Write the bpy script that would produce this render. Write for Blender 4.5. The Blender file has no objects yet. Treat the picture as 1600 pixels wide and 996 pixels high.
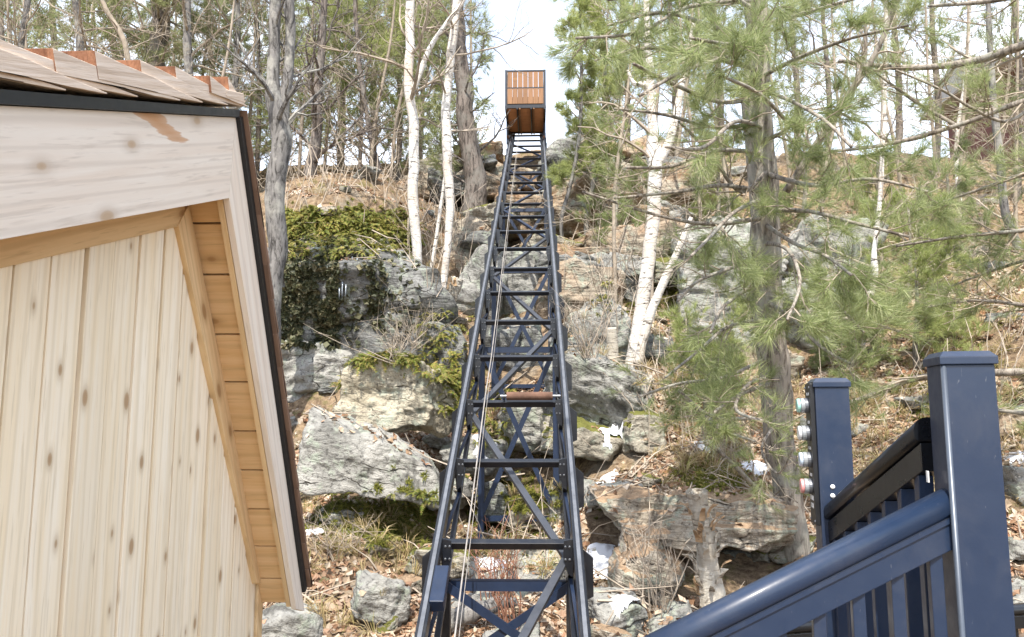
import bpy, bmesh, math, random
import numpy as np
from mathutils import Vector, Matrix, Euler
from mathutils.bvhtree import BVHTree
R = math.radians
S = bpy.context.scene
COL = S.collection
random.seed(7); RNG = np.random.default_rng(7)

# ------------------------------------------------------------------ camera, sky, sun
FPX, CX, CY = 1155.0, 800.0, 498.0
CAM = Vector((0, 0, 1.6))
cam = bpy.data.cameras.new('camera'); cam.lens = 36.0*FPX/1600.0; cam.sensor_width = 36.0
cam.clip_start = 0.05; cam.clip_end = 2000
co = bpy.data.objects.new('camera', cam); COL.objects.link(co)
co.location = CAM; co.rotation_euler = Euler((R(97.0), 0, R(2.0))); S.camera = co
CM = co.rotation_euler.to_matrix()
SUN_EL, SUN_AZ = 56.0, 184.0          # azimuth measured clockwise from +Y
world = bpy.data.worlds.new('World'); S.world = world; world.use_nodes = True
wn = world.node_tree; wn.nodes.clear()
wo = wn.nodes.new('ShaderNodeOutputWorld'); bg = wn.nodes.new('ShaderNodeBackground')
sky = wn.nodes.new('ShaderNodeTexSky'); sky.sky_type = 'NISHITA'; sky.sun_disc = False
sky.sun_elevation = R(SUN_EL); sky.sun_rotation = R(SUN_AZ)
sky.air_density = 1.0; sky.dust_density = 1.6; sky.ozone_density = 1.0
tc = wn.nodes.new('ShaderNodeTexCoord'); mp = wn.nodes.new('ShaderNodeMapping'); mp.inputs['Scale'].default_value = (1.0, 1.0, 2.6)
nz = wn.nodes.new('ShaderNodeTexNoise'); nz.inputs['Scale'].default_value = 1.7; nz.inputs['Detail'].default_value = 6
cr = wn.nodes.new('ShaderNodeValToRGB'); cr.color_ramp.elements[0].position = 0.36; cr.color_ramp.elements[1].position = 0.66
cr.color_ramp.elements[0].color = (.03, .03, .03, 1); cr.color_ramp.elements[1].color = (.6, .6, .6, 1)
mx = wn.nodes.new('ShaderNodeMix'); mx.data_type = 'RGBA'; mx.inputs['B'].default_value = (9.5, 9.9, 10.6, 1)
L = wn.links.new
L(tc.outputs['Generated'], mp.inputs['Vector']); L(mp.outputs[0], nz.inputs['Vector']); L(nz.outputs['Fac'], cr.inputs[0])
L(cr.outputs[0], mx.inputs['Factor']); L(sky.outputs[0], mx.inputs['A']); L(mx.outputs['Result'], bg.inputs[0])
bg.inputs[1].default_value = 0.15; L(bg.outputs[0], wo.inputs[0])
sl = bpy.data.lights.new('sun', 'SUN'); sl.energy = 4.0; sl.angle = R(0.53); sl.color = (1.0, 0.94, 0.85)
so = bpy.data.objects.new('sun', sl); COL.objects.link(so)
az, el = R(SUN_AZ), R(SUN_EL)
sd = Vector((math.sin(az)*math.cos(el), math.cos(az)*math.cos(el), math.sin(el)))
so.rotation_euler = sd.to_track_quat('Z', 'Y').to_euler(); so.location = sd*40
vs = S.view_settings; vs.view_transform = 'Standard'; vs.look = 'None'; vs.exposure = 1.2; vs.gamma = 1.0

def P(px, py, d):
    """point seen at pixel (1600x996) at d metres along the view axis"""
    return CAM + CM @ Vector(((px-CX)/FPX*d, -(py-CY)/FPX*d, -d))

# ------------------------------------------------------------------ noise
_pt = RNG.random(4096)
def vnoise(p):
    i = np.floor(p).astype(np.int64); f = p-i; f = f*f*(3-2*f)
    def h(dx, dy, dz):
        k = (i[:, 0]+dx)*73856093 ^ (i[:, 1]+dy)*19349663 ^ (i[:, 2]+dz)*83492791
        return _pt[k & 4095]
    x, y, z = f[:, 0], f[:, 1], f[:, 2]
    a = h(0,0,0)*(1-x)+h(1,0,0)*x; b = h(0,1,0)*(1-x)+h(1,1,0)*x
    c = h(0,0,1)*(1-x)+h(1,0,1)*x; d = h(0,1,1)*(1-x)+h(1,1,1)*x
    return ((a*(1-y)+b*y)*(1-z)+(c*(1-y)+d*y)*z)*2-1
def fbm(p, o=4, g=.5):
    s = 0; a = 1
    for k in range(o):
        s = s+a*vnoise(p*2**k+17.3*k); a *= g
    return s

# ------------------------------------------------------------------ materials
def new_mat(name):
    m = bpy.data.materials.new(name); m.use_nodes = True
    nt = m.node_tree; return m, nt, nt.nodes['Principled BSDF'], nt.nodes['Material Output']
def N(nt, t, **k):
    n = nt.nodes.new(t)
    for a, v in k.items():
        if a in n.bl_rna.properties: setattr(n, a, v)
        else: n.inputs[a.replace('_', ' ')].default_value = v
    return n
def ramp(nt, src, stops, interp='LINEAR'):
    r = nt.nodes.new('ShaderNodeValToRGB'); r.color_ramp.interpolation = interp
    e = r.color_ramp.elements
    while len(e) < len(stops): e.new(0.5)
    for q, (p, c) in zip(e, stops):
        q.position = p; q.color = (*c, 1) if len(c) == 3 else c
    nt.links.new(src, r.inputs[0]); return r.outputs[0]
def coords(nt, scale=(1, 1, 1), kind='Object', rnd=True, rotx=0):
    t = N(nt, 'ShaderNodeTexCoord'); m = N(nt, 'ShaderNodeMapping'); m.inputs['Scale'].default_value = scale
    src = t.outputs[kind]
    if rotx:
        vr = N(nt, 'ShaderNodeVectorRotate', rotation_type='X_AXIS'); vr.inputs['Angle'].default_value = rotx
        nt.links.new(src, vr.inputs['Vector']); src = vr.outputs[0]
    if rnd:
        oi = N(nt, 'ShaderNodeObjectInfo'); ma = N(nt, 'ShaderNodeVectorMath', operation='MULTIPLY_ADD')
        cb = N(nt, 'ShaderNodeCombineXYZ')
        for i in range(3): nt.links.new(oi.outputs['Random'], cb.inputs[i])
        ma.inputs[1].default_value = (37.1, 53.7, 71.3); nt.links.new(cb.outputs[0], ma.inputs[0]); nt.links.new(src, ma.inputs[2])
        src = ma.outputs[0]
    nt.links.new(src, m.inputs['Vector']); return m.outputs[0]
def noise(nt, vec, scale, detail=4, rough=.55, dist=0):
    n = N(nt, 'ShaderNodeTexNoise'); n.inputs['Scale'].default_value = scale; n.inputs['Detail'].default_value = detail
    n.inputs['Roughness'].default_value = rough; n.inputs['Distortion'].default_value = dist
    nt.links.new(vec, n.inputs['Vector']); return n.outputs['Fac']
def mix(nt, fac, a, b, mode='MIX'):
    m = nt.nodes.new('ShaderNodeMix'); m.data_type = 'RGBA'; m.blend_type = mode
    for s, v in (('Factor', fac), ('A', a), ('B', b)):
        if hasattr(v, 'is_output'): nt.links.new(v, m.inputs[s])
        elif s == 'Factor': m.inputs[s].default_value = v
        else: m.inputs[s].default_value = (*v, 1)
    return m.outputs['Result']
def bump(nt, b, h, strength, dist):
    n = N(nt, 'ShaderNodeBump'); n.inputs['Strength'].default_value = strength; n.inputs['Distance'].default_value = dist
    nt.links.new(h, n.inputs['Height']); nt.links.new(n.outputs[0], b.inputs['Normal'])

def wood(name, light, dark, axis='Z', knots=True, knotcol=(.36, .19, .075), stain=None, rough=.65, kscale=1.0, tone=.14, rotx=0, spot=None, bk=1.0):
    m, nt, b, o = new_mat(name)
    sc = {'Z': (1, 1, .06), 'Y': (1, .06, 1), 'X': (.06, 1, 1)}[axis]
    v = coords(nt, sc, rotx=rotx)
    g = noise(nt, v, 26, 5, .6, .5)
    w = N(nt, 'ShaderNodeTexWave', wave_type='BANDS', bands_direction={'Z': 'Y', 'Y': 'Z', 'X': 'Y'}[axis]); w.inputs['Scale'].default_value = 7
    w.inputs['Distortion'].default_value = 7; w.inputs['Detail'].default_value = 2; w.inputs['Detail Scale'].default_value = .9
    nt.links.new(v, w.inputs['Vector'])
    c1 = mix(nt, ramp(nt, g, [(.35, (0,)*3), (.7, (1,)*3)]), light, dark)
    g2 = noise(nt, v, 95, 3, .6, .2)
    c1 = mix(nt, ramp(nt, g2, [(.56, (0,)*3), (.68, (.5,)*3)]), c1, tuple(x*.72 for x in dark))
    c2 = mix(nt, ramp(nt, w.outputs['Fac'], [(.0, (.0,)*3), (.75, (0,)*3), (1, (.45,)*3)]), c1, tuple(x*.78 for x in dark))
    oi = N(nt, 'ShaderNodeObjectInfo')
    c2 = mix(nt, ramp(nt, oi.outputs['Random'], [(0, (0,)*3), (1, (1,)*3)]), c2, mix(nt, .22*tone/.14, c2, tuple(x*.7 for x in dark)))
    col = c2
    if knots:
        ks = {'Z': (0, 1, .5), 'Y': (0, .5, 1), 'X': (.5, 1, 1)}[axis]
        kv = coords(nt, ks, rotx=rotx)
        vo = N(nt, 'ShaderNodeTexVoronoi', voronoi_dimensions='2D'); vo.inputs['Scale'].default_value = 6.6*kscale
        sp_ = N(nt, 'ShaderNodeSeparateXYZ'); cb_ = N(nt, 'ShaderNodeCombineXYZ'); nt.links.new(kv, sp_.inputs[0])
        nt.links.new(sp_.outputs['X' if axis == 'X' else 'Y'], cb_.inputs[0]); nt.links.new(sp_.outputs['Z'], cb_.inputs[1]); nt.links.new(cb_.outputs[0], vo.inputs['Vector'])
        vc = N(nt, 'ShaderNodeSeparateColor'); nt.links.new(vo.outputs['Color'], vc.inputs[0])
        ds = N(nt, 'ShaderNodeMath', operation='ADD'); nt.links.new(vo.outputs['Distance'], ds.inputs[0])
        sel = N(nt, 'ShaderNodeMath', operation='MULTIPLY'); nt.links.new(vc.outputs[0], sel.inputs[0]); sel.inputs[1].default_value = .062
        nt.links.new(sel.outputs[0], ds.inputs[1])
        kf = ramp(nt, ds.outputs[0], [(.055, (1,)*3), (.08, (.75,)*3), (.095, (.25,)*3), (.15, (0,)*3)])
        col = mix(nt, kf, col, knotcol)
        halo = ramp(nt, ds.outputs[0], [(.07, (.4,)*3), (.2, (0,)*3)])
        col = mix(nt, halo, col, tuple(x*.6 for x in dark))
    if stain:
        sv = coords(nt, stain[1], rnd=False); sf = ramp(nt, noise(nt, sv, stain[2], 5, .6, 1.2), [(stain[3], (0,)*3), (stain[3]+.06, (.9,)*3)])
        col = mix(nt, sf, col, stain[0])
    if spot:
        (c0_, rad_, scol) = spot
        t_ = N(nt, 'ShaderNodeTexCoord'); s1 = N(nt, 'ShaderNodeVectorMath', operation='SUBTRACT'); s1.inputs[1].default_value = c0_
        nt.links.new(t_.outputs['Object'], s1.inputs[0]); s2 = N(nt, 'ShaderNodeVectorMath', operation='DIVIDE'); s2.inputs[1].default_value = rad_
        nt.links.new(s1.outputs[0], s2.inputs[0]); s3 = N(nt, 'ShaderNodeVectorMath', operation='LENGTH'); nt.links.new(s2.outputs[0], s3.inputs[0])
        nn = noise(nt, v, 14, 5, .7, 1.0); s4 = N(nt, 'ShaderNodeMath', operation='MULTIPLY_ADD'); s4.inputs[1].default_value = 1.1
        nt.links.new(nn, s4.inputs[0]); nt.links.new(s3.outputs['Value'], s4.inputs[2])
        col = mix(nt, ramp(nt, s4.outputs[0], [(.9/1, (.85,)*3), (1.0, (.55,)*3)] if False else [(.62, (.9,)*3), (.95, (.7,)*3), (1.0, (.25,)*3), (1.25, (0,)*3)]), col, scol)
    nt.links.new(col, b.inputs['Base Color']); b.inputs['Roughness'].default_value = rough
    b.inputs['Specular IOR Level'].default_value = .25
    bump(nt, b, noise(nt, v, 90 if bk == 1 else 45, 4), min(1, .25*bk), .002*bk)
    return m

def rockmat(name, base, dark, light, lich=(.28, .31, .25), moss=0.0, warm=0.0, strata=1.0, needles=0.0, scale=1.0, seams=.34):
    m, nt, b, o = new_mat(name)
    v = coords(nt, (1, 1, 1)); vs_ = coords(nt, (.35, .35, 2.6) if strata > .9 else (.7, .7, 1.6))
    n1 = noise(nt, v, 2.2*scale, 6, .65); n2 = noise(nt, vs_, 6*scale, 5, .6, .6); n3 = noise(nt, v, 22*scale, 5, .7)
    c = mix(nt, ramp(nt, n1, [(.36, (0,)*3), (.62, (1,)*3)]), base, light)
    c = mix(nt, ramp(nt, n2, [(.34, (.5*strata,)*3), (.5, (0,)*3)]), c, dark)
    c = mix(nt, ramp(nt, n3, [(.34, (.8,)*3), (.46, (0,)*3)]), c, dark)
    nl = noise(nt, v, 5.5*scale, 7, .75)
    c = mix(nt, ramp(nt, nl, [(.52, (0,)*3), (.6, (.8,)*3)]), c, lich)
    c = mix(nt, ramp(nt, noise(nt, coords(nt, (1, 1, .8)), 1.9*scale, 6, .7, .8), [(.36, (.8,)*3), (.47, (0,)*3)]), c, tuple(x*1.1 for x in dark))
    # dark wandering seams and pores
    vd = coords(nt, (.8, .8, 1.9)); w_ = N(nt, 'ShaderNodeVectorMath', operation='MULTIPLY_ADD'); w_.inputs[1].default_value = (.35,)*3
    tn = N(nt, 'ShaderNodeTexNoise'); tn.inputs['Scale'].default_value = 3; tn.inputs['Detail'].default_value = 4; nt.links.new(vd, tn.inputs['Vector'])
    nt.links.new(tn.outputs['Color'], w_.inputs[0]); nt.links.new(vd, w_.inputs[2])
    vo = N(nt, 'ShaderNodeTexVoronoi', feature='DISTANCE_TO_EDGE'); vo.inputs['Scale'].default_value = 1.7*scale; nt.links.new(w_.outputs[0], vo.inputs['Vector'])
    seam = ramp(nt, vo.outputs['Distance'], [(.0, (.9,)*3), (.008, (.5,)*3), (.02, (0,)*3)])
    seam = mix(nt, 1.0, seam, ramp(nt, n1, [(.5, (0,)*3), (.6, (1,)*3)]), 'MULTIPLY')
    c = mix(nt, seam, c, (.03, .027, .022))
    ge = N(nt, 'ShaderNodeNewGeometry'); sx = N(nt, 'ShaderNodeSeparateXYZ'); nt.links.new(ge.outputs['Normal'], sx.inputs[0])
    if warm:
        c = mix(nt, ramp(nt, noise(nt, v, 1.3, 4), [(.44, (0,)*3), (.6, (warm,)*3)]), c, (.36, .2, .1))
    def topmask(th, nscale, amt):
        a = N(nt, 'ShaderNodeMath', operation='MULTIPLY_ADD'); a.inputs[1].default_value = .9
        nt.links.new(noise(nt, v, nscale, 5, .7), a.inputs[0]); nt.links.new(sx.outputs['Z'], a.inputs[2])
        return ramp(nt, a.outputs[0], [(th, (0,)*3), (th+.1, (amt,)*3)])
    if moss: c = mix(nt, topmask(1.28-.45*moss, 3.1, .92), c, mix(nt, n3, (.06, .075, .012), (.17, .16, .03)))
    if needles: c = mix(nt, topmask(1.22-.3*needles, 4.3, .9), c, mix(nt, n3, (.22, .13, .075), (.4, .3, .2)))
    nt.links.new(c, b.inputs['Base Color']); b.inputs['Roughness'].default_value = .9; b.inputs['Specular IOR Level'].default_value = .15
    ad = N(nt, 'ShaderNodeMath', operation='MULTIPLY_ADD'); ad.inputs[1].default_value = .5
    nt.links.new(n3, ad.inputs[0]); nt.links.new(n2, ad.inputs[2])
    sb = N(nt, 'ShaderNodeMath', operation='MULTIPLY_ADD'); sb.inputs[1].default_value = -.5
    nt.links.new(seam, sb.inputs[0]); nt.links.new(ad.outputs[0], sb.inputs[2])
    bump(nt, b, sb.outputs[0], 1.0, .05)
    return m

def bark(name, base, dark, birch=False, light=None):
    m, nt, b, o = new_mat(name)
    if birch:
        v = coords(nt, (1, 1, 5)); n = noise(nt, v, 7, 5, .75, .3); n2 = noise(nt, coords(nt), 2.5, 4)
        c = mix(nt, ramp(nt, n2, [(.35, (0,)*3), (.7, (.8,)*3)]), base, light or (.5, .42, .34))
        c = mix(nt, ramp(nt, n, [(.36, (1,)*3), (.45, (.0,)*3)]), c, dark)
        big = noise(nt, coords(nt, (1, 1, 1.6)), 2.1, 5, .7)
        c = mix(nt, ramp(nt, big, [(.3, (.9,)*3), (.37, (.0,)*3)]), c, dark); h = n
    else:
        v = coords(nt, (1, 1, .22)); n = noise(nt, v, 22, 5, .7, .8); n2 = noise(nt, coords(nt), 3, 5, .7)
        c = mix(nt, ramp(nt, n, [(.38, (1,)*3), (.56, (0,)*3)]), base, dark)
        c = mix(nt, ramp(nt, n2, [(.5, (0,)*3), (.62, (.65,)*3)]), c, light or (.33, .34, .28)); h = n
    nt.links.new(c, b.inputs['Base Color']); b.inputs['Roughness'].default_value = .9; b.inputs['Specular IOR Level'].default_value = .15
    bump(nt, b, h, .9, .015); return m

def leafmat(name, cols, trans=.35, rough=.5, nscale=.8):
    m, nt, b, o = new_mat(name)
    ge = N(nt, 'ShaderNodeNewGeometry')
    k = len(cols)
    c = ramp(nt, ge.outputs['Random Per Island'], [(i/(k-1), cols[i]) for i in range(k)])
    n = noise(nt, coords(nt, rnd=False), nscale, 4)
    c = mix(nt, ramp(nt, n, [(.35, (.55,)*3), (.65, (1.0,)*3)]), tuple(x*.0 for x in cols[0]), c) if False else mix(nt, ramp(nt, n, [(.35, (.5,)*3), (.6, (0,)*3)]), c, cols[0])
    nt.links.new(c, b.inputs['Base Color']); b.inputs['Roughness'].default_value = rough; b.inputs['Specular IOR Level'].default_value = .3
    t = N(nt, 'ShaderNodeBsdfTranslucent'); nt.links.new(c, t.inputs[0])
    ms = N(nt, 'ShaderNodeMixShader'); ms.inputs[0].default_value = trans
    nt.links.new(b.outputs[0], ms.inputs[1]); nt.links.new(t.outputs[0], ms.inputs[2]); nt.links.new(ms.outputs[0], o.inputs[0])
    return m

def plain(name, col, rough=.5, metal=0, spec=.5, bumpy=0, coat=0, var=0, dust=0):
    m, nt, b, o = new_mat(name)
    v = coords(nt); n = noise(nt, v, 9, 5, .6)
    c = mix(nt, ramp(nt, n, [(.4, (0,)*3), (.7, (1,)*3)]), col, tuple(x*(1-var) for x in col))
    if dust:
        c = mix(nt, ramp(nt, noise(nt, v, 5, 6, .75, .6), [(.5, (0,)*3), (.75, (dust,)*3)]), c, (.3, .27, .22))
        c = mix(nt, ramp(nt, noise(nt, coords(nt, (1, 1, .2)), 160, 2, .6), [(.72, (0,)*3), (.76, (dust*3,)*3)]), c, (.4, .4, .4))
    nt.links.new(c, b.inputs['Base Color']); b.inputs['Metallic'].default_value = metal
    rr = ramp(nt, noise(nt, v, 30, 4), [(.3, (rough*.85,)*3), (.7, (min(1, rough*1.2),)*3)]); nt.links.new(rr, b.inputs['Roughness'])
    b.inputs['Specular IOR Level'].default_value = spec; b.inputs['Coat Weight'].default_value = coat; b.inputs['Coat Roughness'].default_value = .15
    if bumpy: bump(nt, b, noise(nt, v, 140, 2), bumpy, .001)
    return m

M = {}
M['board'] = wood('pine_board', (.93, .84, .68), (.88, .73, .5), 'Z', tone=.2)
M['cedar'] = wood('cedar_board', (.8, .56, .31), (.68, .43, .2), 'X', kscale=.9)
M['trim'] = wood('trim_board', (.76, .56, .32), (.66, .44, .22), 'Z', kscale=.8)
M['fascia'] = wood('fascia_board', (.8, .72, .62), (.74, .62, .5), 'Y', knots=False, stain=((.48, .22, .08), (1, .35, 2.2), 1.6, .64), tone=.05)
M['shake'] = wood('shake_wood', (.62, .48, .36), (.5, .36, .25), 'Y', knots=False)
M['butt'] = wood('shake_butt', (.3, .15, .085), (.13, .055, .03), 'Z', knots=False, bk=5)
M['slat'] = wood('cab_slat', (.29, .155, .08), (.19, .1, .05), 'Z', kscale=.6)
M['floorplank'] = wood('cab_floor', (.62, .3, .15), (.45, .2, .09), 'X', kscale=.6)
M['steel'] = plain('painted_steel', (.0035, .005, .009), .33, 0, .5, var=.3, coat=.1, dust=.06)
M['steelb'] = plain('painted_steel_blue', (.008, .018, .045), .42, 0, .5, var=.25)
M['galv'] = plain('bare_steel', (.17, .18, .2), .5, .6, .5, var=.3)  # lighter colour for the strip that stands in for the rail-top sky highlight
M['alu'] = plain('powder_coat', (.004, .005, .007), .3, 0, .5, bumpy=.12, coat=.2)
M['alub'] = plain('powder_coat_face', (.0088, .02, .048), .42, 0, .45, bumpy=.12, coat=.25, dust=.05)
M['brace'] = plain('brace_steel', (.06, .066, .08), .45, .4, .5, var=.3, dust=.05)
M['black'] = plain('black_drip_edge', (.008, .008, .009), .4, 0, .5)
M['cable'] = plain('wire_cable', (.42, .38, .34), .45, .5, .5, var=.4)
M['roller'] = plain('roller_rubber', (.15, .085, .06), .85, 0, .2, var=.5)
M['snow'] = plain('old_snow', (.62, .64, .68), .7, 0, .3, bumpy=.5, var=.08)
M['ice'] = plain('ice', (.25, .28, .31), .15, 0, .6)
M['white'] = plain('white_paint', (.75, .75, .74), .5)
M['rock_grey'] = rockmat('grey_rock', (.2, .197, .185), (.05, .048, .044), (.33, .325, .3), moss=.15, strata=.7)
M['rock_pale'] = rockmat('pale_rock', (.225, .22, .2), (.055, .053, .048), (.36, .35, .32), moss=.3, strata=.5)
M['rock_moss'] = rockmat('mossy_rock', (.23, .21, .17), (.055, .05, .04), (.37, .34, .28), moss=.7, strata=.6)
M['rock_cream'] = rockmat('cream_rock', (.34, .3, .22), (.07, .062, .05), (.46, .42, .33), moss=.55, strata=.5)
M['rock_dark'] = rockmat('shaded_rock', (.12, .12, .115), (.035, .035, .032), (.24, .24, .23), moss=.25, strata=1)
M['rock_warm'] = rockmat('warm_ledge', (.23, .195, .15), (.055, .045, .035), (.37, .32, .25), warm=.45, moss=.2)
M['rock_log'] = rockmat('log_rock', (.31, .265, .205), (.06, .045, .033), (.46, .41, .34), needles=.9, strata=1.1)
M['bark_pine'] = bark('pine_bark', (.3, .265, .225), (.09, .075, .062), light=(.3, .3, .26))
M['bark_dark'] = bark('dark_bark', (.2, .17, .15), (.045, .038, .034), light=(.2, .19, .17))
M['bark_grey'] = bark('grey_bark', (.2, .19, .18), (.05, .047, .044), light=(.36, .35, .31))
M['bark_birch'] = bark('birch_bark', (.66, .64, .6), (.05, .04, .035), True)
M['bark_stump'] = bark('peeling_birch', (.46, .43, .37), (.1, .075, .055), True, light=(.28, .23, .17))
M['twig'] = plain('twig_bark', (.33, .28, .22), .9, 0, .1, var=.4)
M['twig_pale'] = plain('pale_twig', (.36, .305, .245), .9, 0, .1, var=.4)
M['twig_red'] = plain('red_twig', (.24, .12, .08), .9, 0, .1, var=.4)
M['needle'] = leafmat('pine_needles', [(.16, .2, .08), (.26, .31, .12), (.38, .43, .19), (.58, .6, .36)], .5, .4)
M['needle_far'] = leafmat('far_pine_needles', [(.18, .21, .1), (.28, .31, .14), (.4, .42, .2), (.5, .5, .28)], .55, .6)
M['needle_yel'] = leafmat('yellow_green_needles', [(.24, .29, .1), (.34, .39, .14), (.46, .49, .2), (.56, .57, .28)], .55, .6)
M['litter'] = leafmat('leaf_litter', [(.11, .06, .035), (.28, .16, .09), (.42, .3, .19), (.52, .43, .32), (.62, .56, .46), (.33, .16, .08), (.5, .44, .36)], .15, .8)
M['fern'] = leafmat('fern_fronds', [(.06, .09, .015), (.14, .17, .025), (.24, .25, .04), (.3, .2, .07), (.34, .3, .08)], .3, .6, 2)
M['ivy'] = leafmat('rock_tripe', [(.02, .025, .012), (.05, .055, .022), (.12, .12, .06), (.2, .17, .1)], .1, .6, 2)
M['grass'] = leafmat('dead_grass', [(.4, .3, .16), (.52, .43, .26), (.3, .22, .1), (.2, .24, .05)], .3, .7, 1)
M['mossleaf'] = leafmat('moss', [(.06, .07, .012), (.13, .13, .02), (.2, .19, .035)], .2, .9, 3)

def soilmat():
    m, nt, b, o = new_mat('forest_floor')
    v = coords(nt, rnd=False)
    n1 = noise(nt, v, 1.1, 6, .7); n2 = noise(nt, v, 14, 6, .75); n3 = noise(nt, v, 3.2, 5, .7)
    c = mix(nt, ramp(nt, n2, [(.35, (0,)*3), (.6, (1,)*3)]), (.09, .06, .04), (.3, .22, .14))
    c = mix(nt, ramp(nt, n3, [(.55, (0,)*3), (.64, (.75,)*3)]), c, (.1, .1, .03))
    c = mix(nt, ramp(nt, n1, [(.55, (0,)*3), (.66, (.8,)*3)]), c, (.26, .24, .2))
    nt.links.new(c, b.inputs['Base Color']); b.inputs['Roughness'].default_value = .95; b.inputs['Specular IOR Level'].default_value = .1
    bump(nt, b, n2, 1, .05); return m
M['soil'] = soilmat()

# ------------------------------------------------------------------ mesh helpers
def tag(o, label=None, cat=None, group=None, kind=None):
    if label: o['label'] = label
    if cat: o['category'] = cat
    if group: o['group'] = group
    if kind: o['kind'] = kind
    return o
def empty(name, loc, label, cat, group=None, rot=(0, 0, 0)):
    o = bpy.data.objects.new(name, None); COL.objects.link(o); o.location = loc; o.rotation_euler = rot
    o.empty_display_size = .1; return tag(o, label, cat, group)
def np_mesh(name, V, F, smooth=False):
    """V (n,3); F list of int arrays (k,3) or (k,4)"""
    me = bpy.data.meshes.new(name)
    if not isinstance(F, (list, tuple)): F = [F]
    F = [f for f in F if len(f)]
    V = np.asarray(V, dtype=np.float32)
    me.vertices.add(len(V)); me.vertices.foreach_set('co', V.ravel())
    nl = sum(f.size for f in F); npoly = sum(len(f) for f in F)
    me.loops.add(nl); me.loops.foreach_set('vertex_index', np.concatenate([f.ravel() for f in F]).astype(np.int32))
    tot = np.concatenate([np.full(len(f), f.shape[1], np.int32) for f in F])
    st = np.concatenate([[0], np.cumsum(tot)[:-1]]).astype(np.int32)
    me.polygons.add(npoly); me.polygons.foreach_set('loop_start', st); me.polygons.foreach_set('loop_total', tot)
    me.polygons.foreach_set('use_smooth', np.full(npoly, smooth))
    me.update(calc_edges=True); me.validate(); return me
def link(name, me, mat=None, parent=None, loc=None, rot=None):
    if mat is not None and not me.materials: me.materials.append(mat)
    o = bpy.data.objects.new(name, me); COL.objects.link(o)
    if parent is not None:
        o.parent = parent
    if loc is not None: o.location = loc
    if rot is not None: o.rotation_euler = rot
    return o
def rel(parent, p):
    """world point -> parent's local (parents only translated/rotated empties)"""
    return parent.matrix_basis.inverted() @ Vector(p)

def wmat(o):
    return (wmat(o.parent) if o.parent else Matrix())@o.matrix_basis
class MB:
    """collects shapes for ONE mesh object (world coordinates)"""
    def __init__(s): s.v = []; s.q = []; s.t = []; s.n = 0
    def add(s, V, Q=None, T=None):
        V = np.asarray(V, float)
        if Q is not None and len(Q): s.q.append(np.asarray(Q)+s.n)
        if T is not None and len(T): s.t.append(np.asarray(T)+s.n)
        s.v.append(V); s.n += len(V)
    def box(s, c, ax, ay, az_, hx, hy, hz):
        c = np.array(c); ax = np.array(ax)*hx; ay = np.array(ay)*hy; az_ = np.array(az_)*hz
        V = [c+i*ax+j*ay+k*az_ for k in (-1, 1) for j in (-1, 1) for i in (-1, 1)]
        s.add(V, [(0, 2, 3, 1), (4, 5, 7, 6), (0, 1, 5, 4), (2, 6, 7, 3), (0, 4, 6, 2), (1, 3, 7, 5)])
    def abox(s, lo, hi):
        lo = np.array(lo, float); hi = np.array(hi, float); c = (lo+hi)/2; h = (hi-lo)/2
        s.box(c, (1, 0, 0), (0, 1, 0), (0, 0, 1), *h)
    def bar(s, a, b, w, h, up=(0, 0, 1)):
        a = Vector(a); b = Vector(b); d = (b-a); ln = d.length; d.normalize()
        side = d.cross(Vector(up)).normalized(); u = side.cross(d).normalized()
        s.box((a+b)/2, side, d, u, w/2, ln/2, h/2)
    def prism(s, poly, off):
        poly = [Vector(p) for p in poly]; off = Vector(off); n = len(poly)
        V = poly+[p+off for p in poly]
        k = s.n; s.v.append(np.array([list(p) for p in V])); s.n += 2*n
        for i in range(n): s.q.append(np.array([[i, (i+1) % n, n+(i+1) % n, n+i]])+k)
        for i in range(1, n-1):
            s.t.append(np.array([[0, i+1, i]])+k); s.t.append(np.array([[n, n+i, n+i+1]])+k)
    def tube(s, pts, rad, sides=6, cap=True):
        V, Q, T = tube_arrays(np.array([list(p) for p in pts], float), np.array(rad, float), sides, cap); s.add(V, Q, T)
    def build(s, name, mat, parent=None, smooth=False, bevel=0, fixn=True):
        V = np.concatenate(s.v)
        org = np.zeros(3)
        if parent is not None:
            mi = np.array(wmat(parent).inverted()); V = V@mi[:3, :3].T+mi[:3, 3]
            org = (V.min(0)+V.max(0))/2; V = V-org
        else:
            org = (V.min(0)+V.max(0))/2; org[2] = V[:, 2].min(); V = V-org
        F = []
        if s.q: F.append(np.concatenate(s.q))
        if s.t: F.append(np.concatenate(s.t))
        me = np_mesh(name, V, F, smooth)
        if fixn:
            bm = bmesh.new(); bm.from_mesh(me); bmesh.ops.recalc_face_normals(bm, faces=bm.faces)
            if bevel:
                bmesh.ops.bevel(bm, geom=[e for e in bm.edges if len(e.link_faces) == 2 and e.calc_face_angle(0) > .5], offset=bevel, segments=2, profile=.6, affect='EDGES')
            bm.to_mesh(me); bm.free()
        return link(name, me, mat, parent, loc=Vector(org))

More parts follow.
